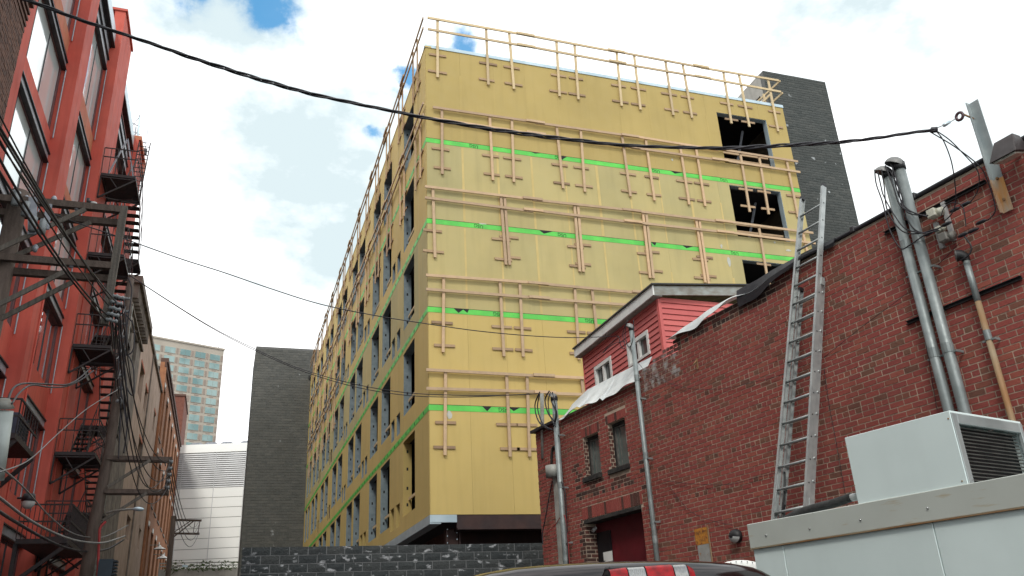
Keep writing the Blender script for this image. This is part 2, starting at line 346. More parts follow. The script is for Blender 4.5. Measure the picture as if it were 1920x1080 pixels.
def bricks(parent, pf, u0, u1, z0, z1, L, H, gap, dep, mat, name='brick', holes=(), hdr=0, nparts=300, ztop=None, matfn=None, split=0, jit=.002, hfrac=.5, shift=.5, zend=None):
    lst = []; k = 0; z = z0
    while z+H <= z1+.001:
        ish = hdr and (k % hdr == hdr-2)
        l = L*hfrac if ish else L
        u = u0 - (0 if not shift else (l*shift if k % 2 else 0))
        while u < u1:
            a, b = max(u, u0), min(u+l-gap, u1); u += l
            zz1 = z+H-gap
            if b-a < .03: continue
            um = (a+b)/2
            if ztop and zz1 > ztop(um): continue
            bad = False
            for h in holes:
                if h[0] < b and h[1] > a and h[2] < zz1 and h[3] > z:
                    if a < h[0] and b <= h[1]: b = h[0]-.002
                    elif b > h[1] and a >= h[0]: a = h[1]+.002
                    else: bad = True
            if bad or b-a < .03: continue
            rn = random.random()
            if ish: rn = rn*.55+.45
            elif rn > .9 and random.random() < .6: rn *= .5
            lst.append((a, b, z, zz1, rn))
        z += H; k += 1
    vis = [(sum((pf.p((r[0]+r[1])/2, (r[2]+r[3])/2)-CAM)[i]**2 for i in range(3)), r) for r in lst]
    vis.sort(key=lambda t: (0 if inview(pf.p((t[1][0]+t[1][1])/2, (t[1][2]+t[1][3])/2), 0) else 1, t[0]))
    def add(mb, r):
        a, b, c, d, rn = r; j = dep+random.uniform(-jit, jit)
        if split:
            P = []
            for iu in range(5):
                row = []
                for iv in range(3):
                    e = iu in (0, 4) or iv in (0, 2)
                    row.append(pf.p(a+(b-a)*iu/4, c+(d-c)*iv/2, j-split if e else j+random.uniform(-split*.3, split*1.3)))
                P.append(row)
            flip = pf.u.cross(V3((0, 0, 1))).dot(pf.n) < 0
            if flip: P = P[::-1]
            mb.grid(P, rnd=rn)
            j -= split
            o = pf.p(a, c, 0)
            i = len(mb.v); q = [pf.p(a, c, 0), pf.p(b, c, 0), pf.p(b, d, 0), pf.p(a, d, 0), pf.p(a, c, j), pf.p(b, c, j), pf.p(b, d, j), pf.p(a, d, j)]
            mb.v += q
            for f_ in ((0, 1, 5, 4), (1, 2, 6, 5), (2, 3, 7, 6), (3, 0, 4, 7)): mb.f.append([i+t for t in f_]); mb.r.append(rn)
        else:
            ja, jb = j+random.uniform(-jit, jit)*.5, j+random.uniform(-jit, jit)*.5
            ca, cb = random.uniform(-.0015, .0015), random.uniform(-.0015, .0015)
            mb.box8([pf.p(a, c+ca, 0), pf.p(b, c+cb, 0), pf.p(b, c+cb, jb), pf.p(a, c+ca, ja), pf.p(a, d+ca, 0), pf.p(b, d+cb, 0), pf.p(b, d+cb, jb), pf.p(a, d+ca, ja)], rn)
    rest = {}
    for i, (ds, r) in enumerate(vis):
        m = matfn(r) if matfn else mat
        if i < nparts and inview(pf.p((r[0]+r[1])/2, (r[2]+r[3])/2), 0):
            mb = MB(); add(mb, r); mb.build(name, m, parent)
        else:
            if m.name not in rest: rest[m.name] = (m, MB())
            add(rest[m.name][1], r)
    for m, mb in rest.values(): mb.build('brickwork' if name == 'brick' else 'blockwork', m, parent, kind='stuff')
def catenary(p, q, sag, n=24):
    p, q = V3(p), V3(q); return [p.lerp(q, t/n)-V3((0, 0, 4*sag*(t/n)*(1-t/n))) for t in range(n+1)]
def smooth(pts, n=8):
    pts = [V3(p) for p in pts]; res = []
    for i in range(len(pts)-1):
        a = pts[max(i-1, 0)]; b = pts[i]; c = pts[i+1]; d = pts[min(i+2, len(pts)-1)]
        for k in range(n):
            t = k/n; res.append(.5*((2*b)+(c-a)*t+(2*a-5*b+4*c-d)*t*t+(3*b-a-3*c+d)*t*t*t))
    res.append(pts[-1]); return res
def wire(name, label, pts, r, mat=None, group=None, seg=6, parent=None):
    mb = MB().tube(pts, r, seg); o = mb.build(name, mat or cable, parent, smooth=True)
    if parent is None: tag(o, label, 'cable', group)
    return o
def vplane_pts(pxs, A, B, n=8):
    d = B-A; nrm = V3((d.y, -d.x, 0)).normalized()
    return smooth([hit(p, A, nrm) for p in pxs], n)
# ================================================================== GROUND
mb = MB()
ys = [-40, 2, 14, 60, 74, 84, 700]; zs = [0, 0, 1.2, 1.4, 4.0, 8.2, 8.2]
for a in range(len(ys)-1): mb.quad((-400, ys[a], zs[a]), (400, ys[a], zs[a]), (400, ys[a+1], zs[a+1]), (-400, ys[a+1], zs[a+1]))
struct(mb, 'ground', asph)
# ================================================================== YELLOW BUILDING
YX, YY, YR, YE = 5.39, 23.2, 20.2, 63.0
YF = PF((0, YY, 0), (1, 0, 0), (0, -1, 0)); YS = PF((YX, 0, 0), (0, 1, 0), (-1, 0, 0))
G = [4.97, 8.02, 11.1, 14.15, 17.2, 21.05]
yb = thing('building_under_construction', 'large yellow sheathed building under construction with green tape lines and open window holes', 'building', (YX, YY, 0))
fh = [(17.0, 19.27, 18.0, 20.3), (17.0, 19.27, 14.87, 17.03), (17.0, 19.3, 11.75, 13.92), (17.0, 19.3, 8.7, 10.85)]
heads = [7.83, 10.88, 13.95, 16.95, 20.12]; sills = [5.45, 8.7, 11.75, 14.75, 17.95]
wc = [(25.15, 27.0), (29.4, 31.3), (32.05, 33.95), (36.35, 38.25), (38.7, 40.55), (42.6, 44.4), (44.9, 46.8), (48.6, 50.35), (50.8, 52.5), (54.2, 55.8), (56.3, 57.95), (59.2, 60.4), (61.0, 62.2)]
smc = [(27.55, 28.2), (28.55, 29.2), (34.55, 35.2), (35.45, 36.08), (41.1, 41.7), (41.95, 42.4), (47.2, 47.8), (48.0, 48.4), (53.0, 53.5), (53.7, 54.0)]
sh = []
for k in range(5):
    for a, b in wc: sh.append((a, b, sills[k], heads[k]))
    if k < 4:
        for a, b in smc: sh.append((a, b, G[k]+.28, G[k]+1.02))
wall_holes(MB(), YF, YX, YR, G[0], G[5], fh, .18).build('front_wall', M('sheathing_back', (.14, .11, .07)), yb)  # dark backing colour puts indoor shade on the inner wall faces
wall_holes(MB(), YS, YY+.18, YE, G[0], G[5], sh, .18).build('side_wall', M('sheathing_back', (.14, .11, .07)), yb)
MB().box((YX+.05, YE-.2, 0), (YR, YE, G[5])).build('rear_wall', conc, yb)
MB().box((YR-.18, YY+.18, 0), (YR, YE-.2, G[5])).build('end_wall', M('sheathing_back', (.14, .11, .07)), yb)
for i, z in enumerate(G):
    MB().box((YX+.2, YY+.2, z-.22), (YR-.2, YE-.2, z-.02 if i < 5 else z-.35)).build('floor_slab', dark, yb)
MB().box((YX+3.4, YY+3.5, G[0]), (YX+3.5, YE-.3, G[5]-.4)).build('light_block_wall', dark, yb)  # added wall that keeps the rooms behind the openings dark
# sheathing panels
rowm_f = [yel, yel, yel2, yel2, yel3]; rowm_s = [yel, yel, yel2, yel, yel]
for pf, a0, a1, holes, rm in ((YF, YX, YR, fh, rowm_f), (YS, YY, YE, sh, rowm_s)):
    n = round((a1-a0)/1.22); st = (a1-a0)/n
    for k in range(5):
        bands = [(G[k], G[k+1])]
        for (z0, z1) in bands:
            for i in range(n):
                mb = MB(); o_ = .012+random.uniform(0, .003); rn_ = random.random()
                for r in rects_minus(a0+i*st+.002, a0+(i+1)*st-.002, z0+.002, z1-.002, holes):
                    slab(mb, pf, *r, 0.001, o_, rn_)
                mb.build('sheathing_panel', rm[k], yb)
    for k in (2, 3, 4):                                   # filled joints
        mb = MB()
        for i in range(1, n):
            u = a0+i*st; w_ = random.uniform(.022, .05)
            if any(h[0]-.05 < u < h[1]+.05 and not (h[3] < G[k]+.1 or h[2] > G[k+1]-.1) for h in holes): continue
            slab(mb, pf, u-w_, u+w_, G[k]+.12, G[k+1]-random.choice((.12, .12, 1.0)), .0161, .0175)
        mb.build('joint_strip', joint if k < 4 else yel3, yb, kind='stuff')
for k in range(1, 5):
    z = G[k]; mb = MB()
    u = YX-.02
    while u < YR:
        e = min(u+random.uniform(2.2, 3.4), YR); slab(mb, YF, u, e-.004, z-.085, z+.085, .0185, .0205); u = e
    tp = mb.build('green_tape', green, yb)
    mb = MB(); slab(mb, YS, YY-.02, YE, z-.085, z+.085, .0185, .0205); mb.build('green_tape', green, yb)
    mb = MB(); slab(mb, YF, YX-.02, YR, z+.086, z+.10, .0185, .0215)
    for i in range(60):
        u = YY+.6+i*.66; 
        if u < YE: slab(mb, YS, u, u+.10, z-.05, z+.05, .0206, .0214)
    for i in range(3):
        u = random.uniform(YX+.8, YR-1); mb.prism([YF.p(u, z+.085, .0212), YF.p(u+random.uniform(.2, .5), z+.085, .0212), YF.p(u+.15, z-random.uniform(-.04, .06), .0212)], (0, -.001, 0))
    mb.build('tape_marks', black, yb, kind='stuff')
    for u in [YX+1.9+3.1*i+random.uniform(-.5, .5) for i in range(4)]:
        text_mesh('USG', .17, 'printed_letters', black, frame_m(YF.p(u, z, .022), (-1, 0, .12), (-.25, 0, -1)), yb, .001)
for (x, y, w, h) in ((1366, 490, .18, .5), (1352, 462, .12, .2), (842, 778, .2, .28), (905, 420, .3, .06), (1260, 300, .1, .12), (1478, 470, .3, .12), (1452, 455, .12, .1)):
    u, z = YF.px((x, y)); mb = MB(); rr = random.Random(x)
    pts = [YF.p(u+w/2*math.cos(a)*rr.uniform(.6, 1), z+h/2*math.sin(a)*rr.uniform(.6, 1), .0225) for a in [j*math.pi/5 for j in range(10)]]
    mb.prism(pts, (0, .001, 0)); mb.build('bare_patch', M('grey_primer', (.52, .52, .45), (.44, .45, .40), 8, .8), yb)
# window linings, studs, sill boards
proto = None
for k in range(5):
    for a, b in wc:
        w_, h_ = b-a, heads[k]-sills[k]
        yo = (k == 0 and a < 26)
        mb = MB(); zz0, zz1 = sills[k], heads[k]
        slab(mb, YS, b-.012, b-.002, zz0, zz1, -.27, -.002); slab(mb, YS, a+.002, a+.012, zz0, zz1, -.27, -.002)
        slab(mb, YS, a+.012, b-.012, zz1-.012, zz1-.002, -.27, -.002); slab(mb, YS, a+.012, b-.012, zz0+.002, zz0+.012, -.27, -.002)
        wf = mb.build('window_frame', yel3 if yo else galv, yb)
        mb = MB()
        for t in (.14, .36, .62, .86):
            z_ = zz0+h_*t; slab(mb, YS, b-.0135, b-.0125, z_, z_+.10, -.16, -.10)
        mb.build('punched_holes', black, wf)
        if a < 50:
            mb = MB(); slab(mb, YS, a+.013, b-.013, zz0+.52, zz0+.61, -.20, -.16); mb.build('sill_board', lumber_y, wf)
for k in range(4):
    for a, b in smc:
        if b > 45: continue
        mb = MB(); z0, z1 = G[k]+.28, G[k]+1.02
        slab(mb, YS, b-.01, b-.002, z0, z1, -.2, -.002); slab(mb, YS, a+.01, b-.01, z1-.01, z1-.002, -.2, -.002); slab(mb, YS, a+.01, b-.01, z0+.002, z0+.2, -.2, -.16)
        mb.build('vent_lining', yel3 if k == 0 else galv, yb)
for h in fh[:3]:
    mb = MB(); slab(mb, YF, h[1]-.012, h[1]-.002, h[2], h[3], -.22, .006); slab(mb, YF, h[0]+.002, h[1]-.012, h[3]-.012, h[3]-.002, -.22, -.004)
    wf = mb.build('window_frame', flash, yb)
    mb = MB()
    for dz in (.32, .62): slab(mb, YF, h[0]+.02, h[1]-.05, h[2]+dz, h[2]+dz+.08, -.3, -.25)
    mb.build('safety_board', lumber_d, wf)
    MB().bar(YF.p(h[1]-.5, h[3], -.9), YF.p(h[1]-.9, h[2], -1.6), .07, .07).build('steel_strut', steelg, wf)
mb = MB()
for u in [YY+1.0+i*1.2 for i in range(30)]: mb.box((YX+.6, u, G[0]), (YX+.66, u+.05, G[5]-.4))
mb.build('interior_studs', steelg, yb, kind='stuff')
# parapet flashing, edge channel, steel frame below
mb = MB(); slab(mb, YF, YX-.03, YR+.02, G[5]-.01, G[5]+.12, -.2, .04); mb.build('parapet_flashing', flash, yb)
mb = MB(); slab(mb, YS, YY-.04, YE, G[5]-.008, G[5]+.05, -.2, .03); mb.build('parapet_flashing', yel, yb)
mb = MB(); slab(mb, YS, YY-.01, YE, 4.72, 4.965, -.3, .02); mb.build('edge_channel', flash, yb)
mb = MB(); slab(mb, YF, YX-.01, YX+.75, 4.76, 4.963, -.02, .03); mb.build('edge_channel', flash, yb)
mb = MB(); slab(mb, YF, YX+.75, YR, 4.60, 4.962, -.3, .005); mb.build('steel_beam', maroon, yb)
mb = MB(); slab(mb, YF, YX+.76, YR, 4.56, 4.60, -.36, .06); mb.build('beam_flange', maroon, yb)
for u in (YX+.5, YX+5.2, YX+10):
    mb = MB(); slab(mb, YF, u, u+.03, 0, 4.6, -.55, -.2); slab(mb, YF, u+.37, u+.4, 0, 4.6, -.55, -.2); slab(mb, YF, u+.03, u+.37, 0, 4.6, -.39, -.36); mb.build('steel_column', maroon, yb)
mb = MB()
for i in range(14): slab(mb, YF, YX+.51+.06*(i % 2)*4.6, YX+.53+.06*(i % 2)*4.6, 3.5+i*.09, 3.53+i*.09, -.2, -.17)
mb.build('bolt_heads', flash, yb, kind='stuff')
MB().box((YX+1.1, YY+1.2, 0), (YR-.2, YY+1.35, 4.75)).build('ground_floor_wall', maroon, yb)
MB().box((YX+.9, YY+1.2, 0), (YX+1.0, YE, 4.75)).build('ground_floor_side_wall', M('brown_boarding', (.10, .045, .03), None, 2, .8, streak=.4), yb)
# ------------------------------------------------------------ guard rails
def guard(pf, u0, u1, zt, zm, posts, pb, label, longside=False, mat=None, dbl=(), clz=(.22, .95), group='timber guard rails nailed to the building'):
    t = thing('guard_rail', label, 'guard rail', pf.p((u0+u1)/2, zm, .1), group)
    mat = mat or lumber
    for z, off in ((zt, .10), (zm, .10)):
        u = u0; i = 0
        while u < u1-.05:
            L = 3.7 if u1-u > 4.2 else u1-u+.01
            mb = MB(); dz = random.uniform(-.03, .03); e = min(u+L, u1)
            a, b = pf.p(u, z+dz, off+.02), pf.p(e, z-dz, off+.02)
            mb.bar(a, b, .04, .09, rnd=random.random()); mb.build('rail', mat, t)
            if e < u1-.1:
                mb = MB(); mb.bar(pf.p(e-.35, z+.012, off+.06), pf.p(e+.35, z+.012, off+.06), .04, .09, rnd=random.random()); mb.build('splice_board', mat, t)
            u = e; i += 1
    for j, pu in enumerate(posts):
        tl = random.uniform(-.05, .05); two = pu in dbl
        for q, du in enumerate(((-.065, .065) if two else (0,))):
            mb = MB(); mb.bar(pf.p(pu+du-tl, zt+.05 if not longside else zt+.04, .075), pf.p(pu+du+tl*.3, pb-random.uniform(0, .05), .075), .09, .045, up=pf.n, rnd=random.random())
            mb.build('post', mat, t)
            for cz in clz:
                s_ = .31+random.uniform(-.03, .03); dd = random.uniform(-.05, .05)+(du*2.2 if two else 0); zz = pb+cz+(du*.8 if two else 0)
                mb = MB(); mb.bar(pf.p(pu+dd-s_, zz-random.uniform(-.01, .01), .034), pf.p(pu+dd+s_, zz, .034), .036, .085, rnd=random.random()); mb.build('cleat', lumber_d, t)
    return t
guard(YF, 5.45, 20.2, 22.30, 21.78, [5.8, 7.64, 8.58, 10.36, 11.1, 12.85, 13.62, 15.0, 15.8, 17.57, 18.36, 19.7], 19.82, 'topmost timber guard rail standing above the roof edge of the yellow front wall', True, lumber_y)
guard(YF, 5.6, 20.3, 18.48, 18.0, [5.9, 7.64, 8.4, 10.17, 11.01, 12.74, 13.69, 15.1, 15.77, 17.67, 18.5, 19.8], 15.95, 'timber guard rail across the yellow front wall just below the topmost one')
guard(YF, 5.3, 20.3, 15.34, 14.9, [5.6, 8.0, 10.6, 13.2, 15.35, 17.9, 19.9], 12.85, 'timber guard rail with doubled posts halfway up the yellow front wall', dbl=(8.0, 10.6, 13.2, 15.35))
guard(YF, 5.3, 14.0, 12.22, 11.72, [5.83, 7.73, 8.37, 10.25, 10.95], 9.73, 'timber guard rail on the yellow front wall reaching behind the red dormer roof')
guard(YF, 5.28, 12.4, 9.12, 8.58, [5.83, 7.78, 8.4, 10.3], 6.63, 'lowest timber guard rail on the yellow front wall left of the brick building')
pp = []
u = 24.2
while u < 62: pp += [u, u+.75]; u += 2.75
guard(YS, 23.0, 62.6, 22.15, 21.75, pp, 19.9, 'long timber guard rail along the roof edge of the alley side wall', True, lumber_d)
guard(YS, 23.1, 62.0, 18.62, 18.15, [p-.35 for p in pp], 16.1, 'long timber guard rail along the upper windows of the alley side wall', False, lumber)
guard(YS, 44.0, 62.0, 15.5, 15.05, [p for p in pp if p > 44.5], 13.0, 'timber guard rail on the far half of the alley side wall', False, lumber)
# bent corner of the roof rail on the right end
t = thing('corner_guard_rail', 'short timber guard rail turning the corner at the right end of the yellow roof', 'guard rail', (20.2, 23.2, 21), 'timber guard rails nailed to the building')
for z in (22.3, 21.7):
    mb = MB(); mb.bar((20.25, 23.05, z), (20.0, 26.2, z-.05), .04, .09); mb.build('rail', lumber_y, t)
MB().bar((20.0, 23.9, 22.2), (20.0, 23.9, 21.1), .09, .05).build('post', lumber_y, t)
MB().bar((19.2, 24.6, 21.1), (20.1, 23.6, 22.0), .05, .09).build('brace', lumber_y, t)
# worker
def skin_body(name, verts, edges, radii, mat, parent, sub=2):
    me = bpy.data.meshes.new(name); org = V3(parent['_o']); me.from_pydata([tuple(V3(v)-org) for v in verts], edges, [])
    o = bpy.data.objects.new(name, me); col.objects.link(o)
    md = o.modifiers.new('skin', 'SKIN'); 
    for i, r in enumerate(radii): me.skin_vertices[0].data[i].radius = (r, r)
    me.skin_vertices[0].data[0].use_root = True
    s = o.modifiers.new('sub', 'SUBSURF'); s.levels = sub; s.render_levels = sub
    dg = bpy.context.evaluated_depsgraph_get(); m2 = bpy.data.meshes.new_from_object(o.evaluated_get(dg)); bpy.data.objects.remove(o)
    m2.name = name; m2.materials.clear(); m2.materials.append(mat); m2.polygons.foreach_set('use_smooth', [True]*len(m2.polygons))
    o = bpy.data.objects.new(name, m2); col.objects.link(o); o.parent = parent; o['_o'] = tuple(org); return o
wx, wy, wz = 5.85, 30.15, 4.97
pr = thing('person', 'worker in a hi-vis green vest standing in a lower window opening of the yellow building', 'person', (wx, wy, wz))
P_ = lambda x, y, z: (wx+x, wy+y, wz+z)
skin_body('body', [P_(0, 0, .95), P_(0, 0, 1.2), P_(-.02, 0, 1.42), P_(-.02, 0, 1.52), P_(-.05, 0, 1.66), P_(-.02, .2, 1.4), P_(-.08, .27, 1.12), P_(-.3, .22, 1.05), P_(-.02, -.2, 1.4), P_(-.06, -.27, 1.12), P_(-.26, -.24, 1.0), P_(0, .1, .9), P_(-.03, .12, .5), P_(0, .12, .06), P_(-.14, .13, .03), P_(0, -.1, .9), P_(-.03, -.12, .5), P_(0, -.12, .06), P_(-.14, -.13, .03)],
    [(0, 1), (1, 2), (2, 3), (3, 4), (2, 5), (5, 6), (6, 7), (2, 8), (8, 9), (9, 10), (0, 11), (11, 12), (12, 13), (13, 14), (0, 15), (15, 16), (16, 17), (17, 18)],
    [.15, .15, .15, .06, .10, .065, .05, .035, .065, .05, .035, .09, .065, .045, .04, .09, .065, .045, .04], cloth, pr)
rows = []
for z, rx, ry in ((.95, .17, .21), (1.15, .175, .22), (1.35, .17, .23), (1.47, .11, .17)):
    rows.append([V3(P_(rx*math.cos(a), ry*math.sin(a), z)) for a in [i*math.pi/8 for i in range(17)]])
MB().grid(rows).build('safety_vest', vest, pr, True)
rows = [[V3(P_(-.05+r*math.cos(a), r*math.sin(a), z)) for a in [i*math.pi/6 for i in range(13)]] for z, r in ((1.70, .15), (1.71, .12), (1.78, .11), (1.83, .06), (1.84, .001))]
MB().grid(rows).build('hard_hat', hat, pr, True)
# ================================================================== BLOCK TOWERS
tr_ = thing('block_tower', 'dark concrete block tower rising behind the right end of the yellow building', 'stair tower', (22.3, 27, 0))
tx0, tx1, ty0, ty1, tz = 20.7, 23.95, 24.5, 31.5, 24.0
MB().box((tx0, ty0, 0), (tx1, ty0+.25, tz-.02)).build('front_wall', cmortd, tr_)
hole_ = (25.9, 27.0, 23.0-.35, 23.45)
a_, b_ = hit((1404, 175), (tx0, 0, 0), (1, 0, 0)), hit((1418, 172), (tx0, 0, 0), (1, 0, 0))
LW = PF((tx0, 0, 0), (0, 1, 0), (-1, 0, 0)); RW = PF((tx1, 0, 0), (0, 1, 0), (1, 0, 0))
hole_ = (min(a_.y, b_.y)-.2, max(a_.y, b_.y)+.2, 22.2, 23.0)
wall_holes(MB(), LW, ty0+.25, ty1, 0, tz, [hole_], .25).build('left_wall', conc, tr_)  # lighter concrete puts the lit look of this face into its colour
wall_holes(MB(), RW, ty0+.25, ty1, 0, tz, [], .25).build('right_wall', cmortd, tr_)
MB().box((tx0+.25, ty1-.25, 0), (tx1-.25, ty1, 20)).build('rear_wall', conc, tr_)
bricks(tr_, PF((0, ty0, 0), (1, 0, 0), (0, -1, 0)), tx0-.01, tx1+.01, 12, tz, .4, .125, .012, .014, cmut2, 'block', nparts=300, split=.004, jit=.003)
bricks(tr_, RW, ty0, ty1, 12, tz, .4, .125, .012, .014, cmut2, 'block', nparts=0, jit=.003)
tl = thing('block_tower', 'dark concrete block tower at the far end of the alley beside the white building', 'stair tower', (3.6, 66, 0))
MB().box((1.2, 63.0, 0), (6.15, 69, 23.35)).build('wall', cmortd, tl)
bricks(tl, PF((0, 63.0, 0), (1, 0, 0), (0, -1, 0)), 1.19, 6.15, 7, 23.35, .4, .2, .02, .014, cmut, 'block', nparts=0, jit=.005)
bricks(tl, PF((1.2, 0, 0), (0, 1, 0), (-1, 0, 0)), 63, 69, 7, 23.35, .4, .2, .02, .014, cmut, 'block', nparts=0, jit=.005)
MB().box((5.5, 62.9, 22.0), (6.15, 63.0, 22.15)).build('ledge', conc, tl)
MB().box((5.2, 62.9, 20.9), (5.5, 62.965, 21.2)).build('vent_hole', black, tl)
# retaining wall
rw = thing('block_wall', 'charcoal split-face block wall with white lime stains in front of the yellow building', 'wall', (4, 20.5, 0))
RWF = PF((0, 20.5, 0), (1, 0, 0), (0, -1, 0))
MB().box((.45, 20.5, 0), (9.5, 20.75, 3.87)).build('wall', cmortar, rw)
bricks(rw, RWF, .42, 9.5, 1.2, 3.89, .418, .192, .020, .012, cmu, 'block', nparts=300, split=.006, jit=.003)
# ================================================================== BRICK BUILDING
BAZ = -0.49187-AZ0
bd = V3((math.sin(BAZ), math.cos(BAZ), 0)); bn = V3((bd.y, -bd.x, 0)); OFF = 9.142
BW = PF(bn*OFF, bd, -bn)
bb = thing('brick_building', 'two storey red brick building with recessed dark red doorway and two small windows', 'building', BW.p(10, 0, 0))
A0, A1 = -3.0, 16.3
def wtop(u): return 6.60 if u < 8.6 else (6.5 if u < 11 else (6.42-(u-11)*.2 if u < 12.2 else 6.02))
winA, winB, dr = (13.76, 14.33, 4.58, 5.38), (12.81, 13.40, 4.56, 5.44), (12.58, 14.54, 1.2, 3.77)
soldA, soldB, soldD = (13.70, 14.39, 5.38, 5.585), (12.75, 13.46, 5.44, 5.62), (12.52, 14.60, 3.77, 4.02)
silA, silB = (13.74, 14.42, 4.47, 4.58), (12.79, 13.49, 4.46, 4.56)
for a, b in ((A0, 8.6), (8.6, 11.0), (11.0, 12.2), (12.2, A1)):
    t_ = min(wtop(a+.01), wtop(b-.01))
    wall_holes(MB(), BW, a, b, 0, t_-.01, [winA, winB, dr], .35).build('wall', mortar, bb)
BWE = PF(BW.p(A1, 0, 0), bn, bd)
slab(MB(), BWE, 0, 8, 0, 6.0, -.35, 0).build('end_wall', brownb, bb)
slab(MB(), PF(BW.p(A0, 0, 0), bn, -bd), 0, 8, 0, 6.4, -.35, 0).build('end_wall', brownb, bb)
holesB = [winA, winB, dr, soldA, soldB, soldD, silA, silB]
def bmat(r):
    u, z = (r[0]+r[1])/2, (r[2]+r[3])/2
    if 11.05 < u < 12.35 and 5.75 < z < 6.5: return brickw
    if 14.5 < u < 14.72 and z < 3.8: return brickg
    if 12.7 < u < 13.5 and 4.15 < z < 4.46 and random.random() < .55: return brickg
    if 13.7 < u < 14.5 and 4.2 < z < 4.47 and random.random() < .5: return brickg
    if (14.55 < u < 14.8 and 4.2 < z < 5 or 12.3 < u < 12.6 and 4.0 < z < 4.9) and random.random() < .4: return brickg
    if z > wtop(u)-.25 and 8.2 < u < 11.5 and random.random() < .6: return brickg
    return brickm
bricks(bb, BW, A0, A1, 1.2, 6.62, .2155, .0745, .0140, .005, brickm, 'brick', holes=holesB, hdr=7, nparts=300, ztop=wtop, matfn=bmat, jit=.002)
for (a, b, c, d) in (soldA, soldB, soldD):
    n = int((b-a)/.074); st = (b-a)/n
    for i in range(n):
        mb = MB(); slab(mb, BW, a+i*st+.006, a+(i+1)*st-.006, c+.008, d-.012, 0, .006+random.uniform(0, .003), random.random()*.5); mb.build('soldier_brick', brickm if random.random() < .8 else brickg, bb)
for (a, b, c, d) in (silA, silB):
    mb = MB(); slab(mb, BW, a, b, c+.01, d, -.1, .05); mb.build('sill', stone, bb, bevel=.006)
sash = M('weathered_sash_paint', (.17, .165, .15), (.09, .085, .08), 9, .8)
for i, (a, b, c, d) in enumerate((winA, winB)):
    mb = MB()
    for r in rects_minus(a+.01, b-.045, c+.02, d-.06, [(a+.04, b-.085, c+.06, d-.09)]): slab(mb, BW, *r, -.17, -.12)
    w_ = mb.build('window', sash, bb)
    mb = MB(); slab(mb, BW, a+.04, b-.085, c+.06, d-.09, -.155, -.145); mb.build('pane', M('sky_tinted_glass', (.10, .13, .12), (.16, .19, .18), 3, .12, spec=.9), w_)  # grey-green sky reflection put into the pane colour
    mb = MB(); slab(mb, BW, b-.19, b-.17, c+.06, d-.09, -.144, -.13); mb.build('mullion', sash, w_)
    mb = MB(); slab(mb, BW, b-.044, b-.002, c, d, -.17, -.10); slab(mb, BW, a+.002, b-.044, d-.058, d-.002, -.17, -.09); mb.build('outer_frame', stone, w_)
    if i == 1:
        mb = MB(); slab(mb, BW, a+.12, a+.21, c+.42, d-.2, -.1449, -.142); mb.build('white_paper', whitep, w_)
    mb = MB(); slab(mb, BW, a-.1, b+.1, c-.1, d+.1, -.42, -.40); mb.build('dark_backing', dark, w_)
    RV = PF(BW.p(b, 0, 0), bn, -bd)
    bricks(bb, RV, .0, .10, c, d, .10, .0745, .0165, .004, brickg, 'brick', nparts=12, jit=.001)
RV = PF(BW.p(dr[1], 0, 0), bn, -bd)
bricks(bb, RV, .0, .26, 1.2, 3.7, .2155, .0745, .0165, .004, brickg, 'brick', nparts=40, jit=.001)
mb = MB(); slab(mb, BW, dr[0], dr[1], 1.2, 3.77, -.36, -.26); mb.build('door_panel', reddoor, bb)
mb = MB(); slab(mb, BW, dr[0]+.002, dr[1]-.002, 3.70, 3.765, -.25, .02); mb.build('door_lintel', stone, bb)
dd_ = PF(BW.o, BW.u, BW.n)
mb = MB(); slab(mb, BW, 14.02, 14.50, 1.4, 3.52, -.26, -.235); d_ = mb.build('door', M('black_door', (.012, .012, .016), None, 3, .4), bb)
sa, sb = BW.px((1133, 1034), -.23), BW.px((1149, 1031), -.23)
mb = MB(); slab(mb, BW, 14.0, 14.31, 2.70, 3.13, -.234, -.229); mb.build('sign_board', whitep, d_)
text_mesh('Turner', .115, 'printed_letters', black, frame_m(BW.p(14.155, 2.93, -.227), -bd, (0, 0, 1)), d_, .001)
mb = MB().tube([BW.p(14.45, 3.62, -.2), BW.p(14.45, 3.55, -.12)], .035, 8); mb.build('doorway_lamp', lensw, bb)
# roof
mb = MB(); slab(mb, BW, A0, A1-.02, 5.75, 5.95, -8, -.36); mb.build('roof', membk, bb)
# coping / black membrane edge on the right
mb = MB(); pts = []
P = []
u = 8.9
for i in range(60):
    u = 8.6-i*.2; 
    if u < A0: break
    P.append([BW.p(u, 6.60, -.35), BW.p(u, 6.645, -.3), BW.p(u, 6.65+random.uniform(-.002, .003), .02), BW.p(u, 6.64, .036), BW.p(u, 6.60+random.uniform(-.004, .003), .036), BW.p(u, 6.595, .016)])
mb.grid(P); mb.build('coping', membk, bb, True)
for u in (6.9, 5.9, 4.1):
    mb = MB(); slab(mb, BW, u, u+.07, 6.59, 6.68, -.05, .05); mb.build('coping_clip', membk, bb, bevel=.01)
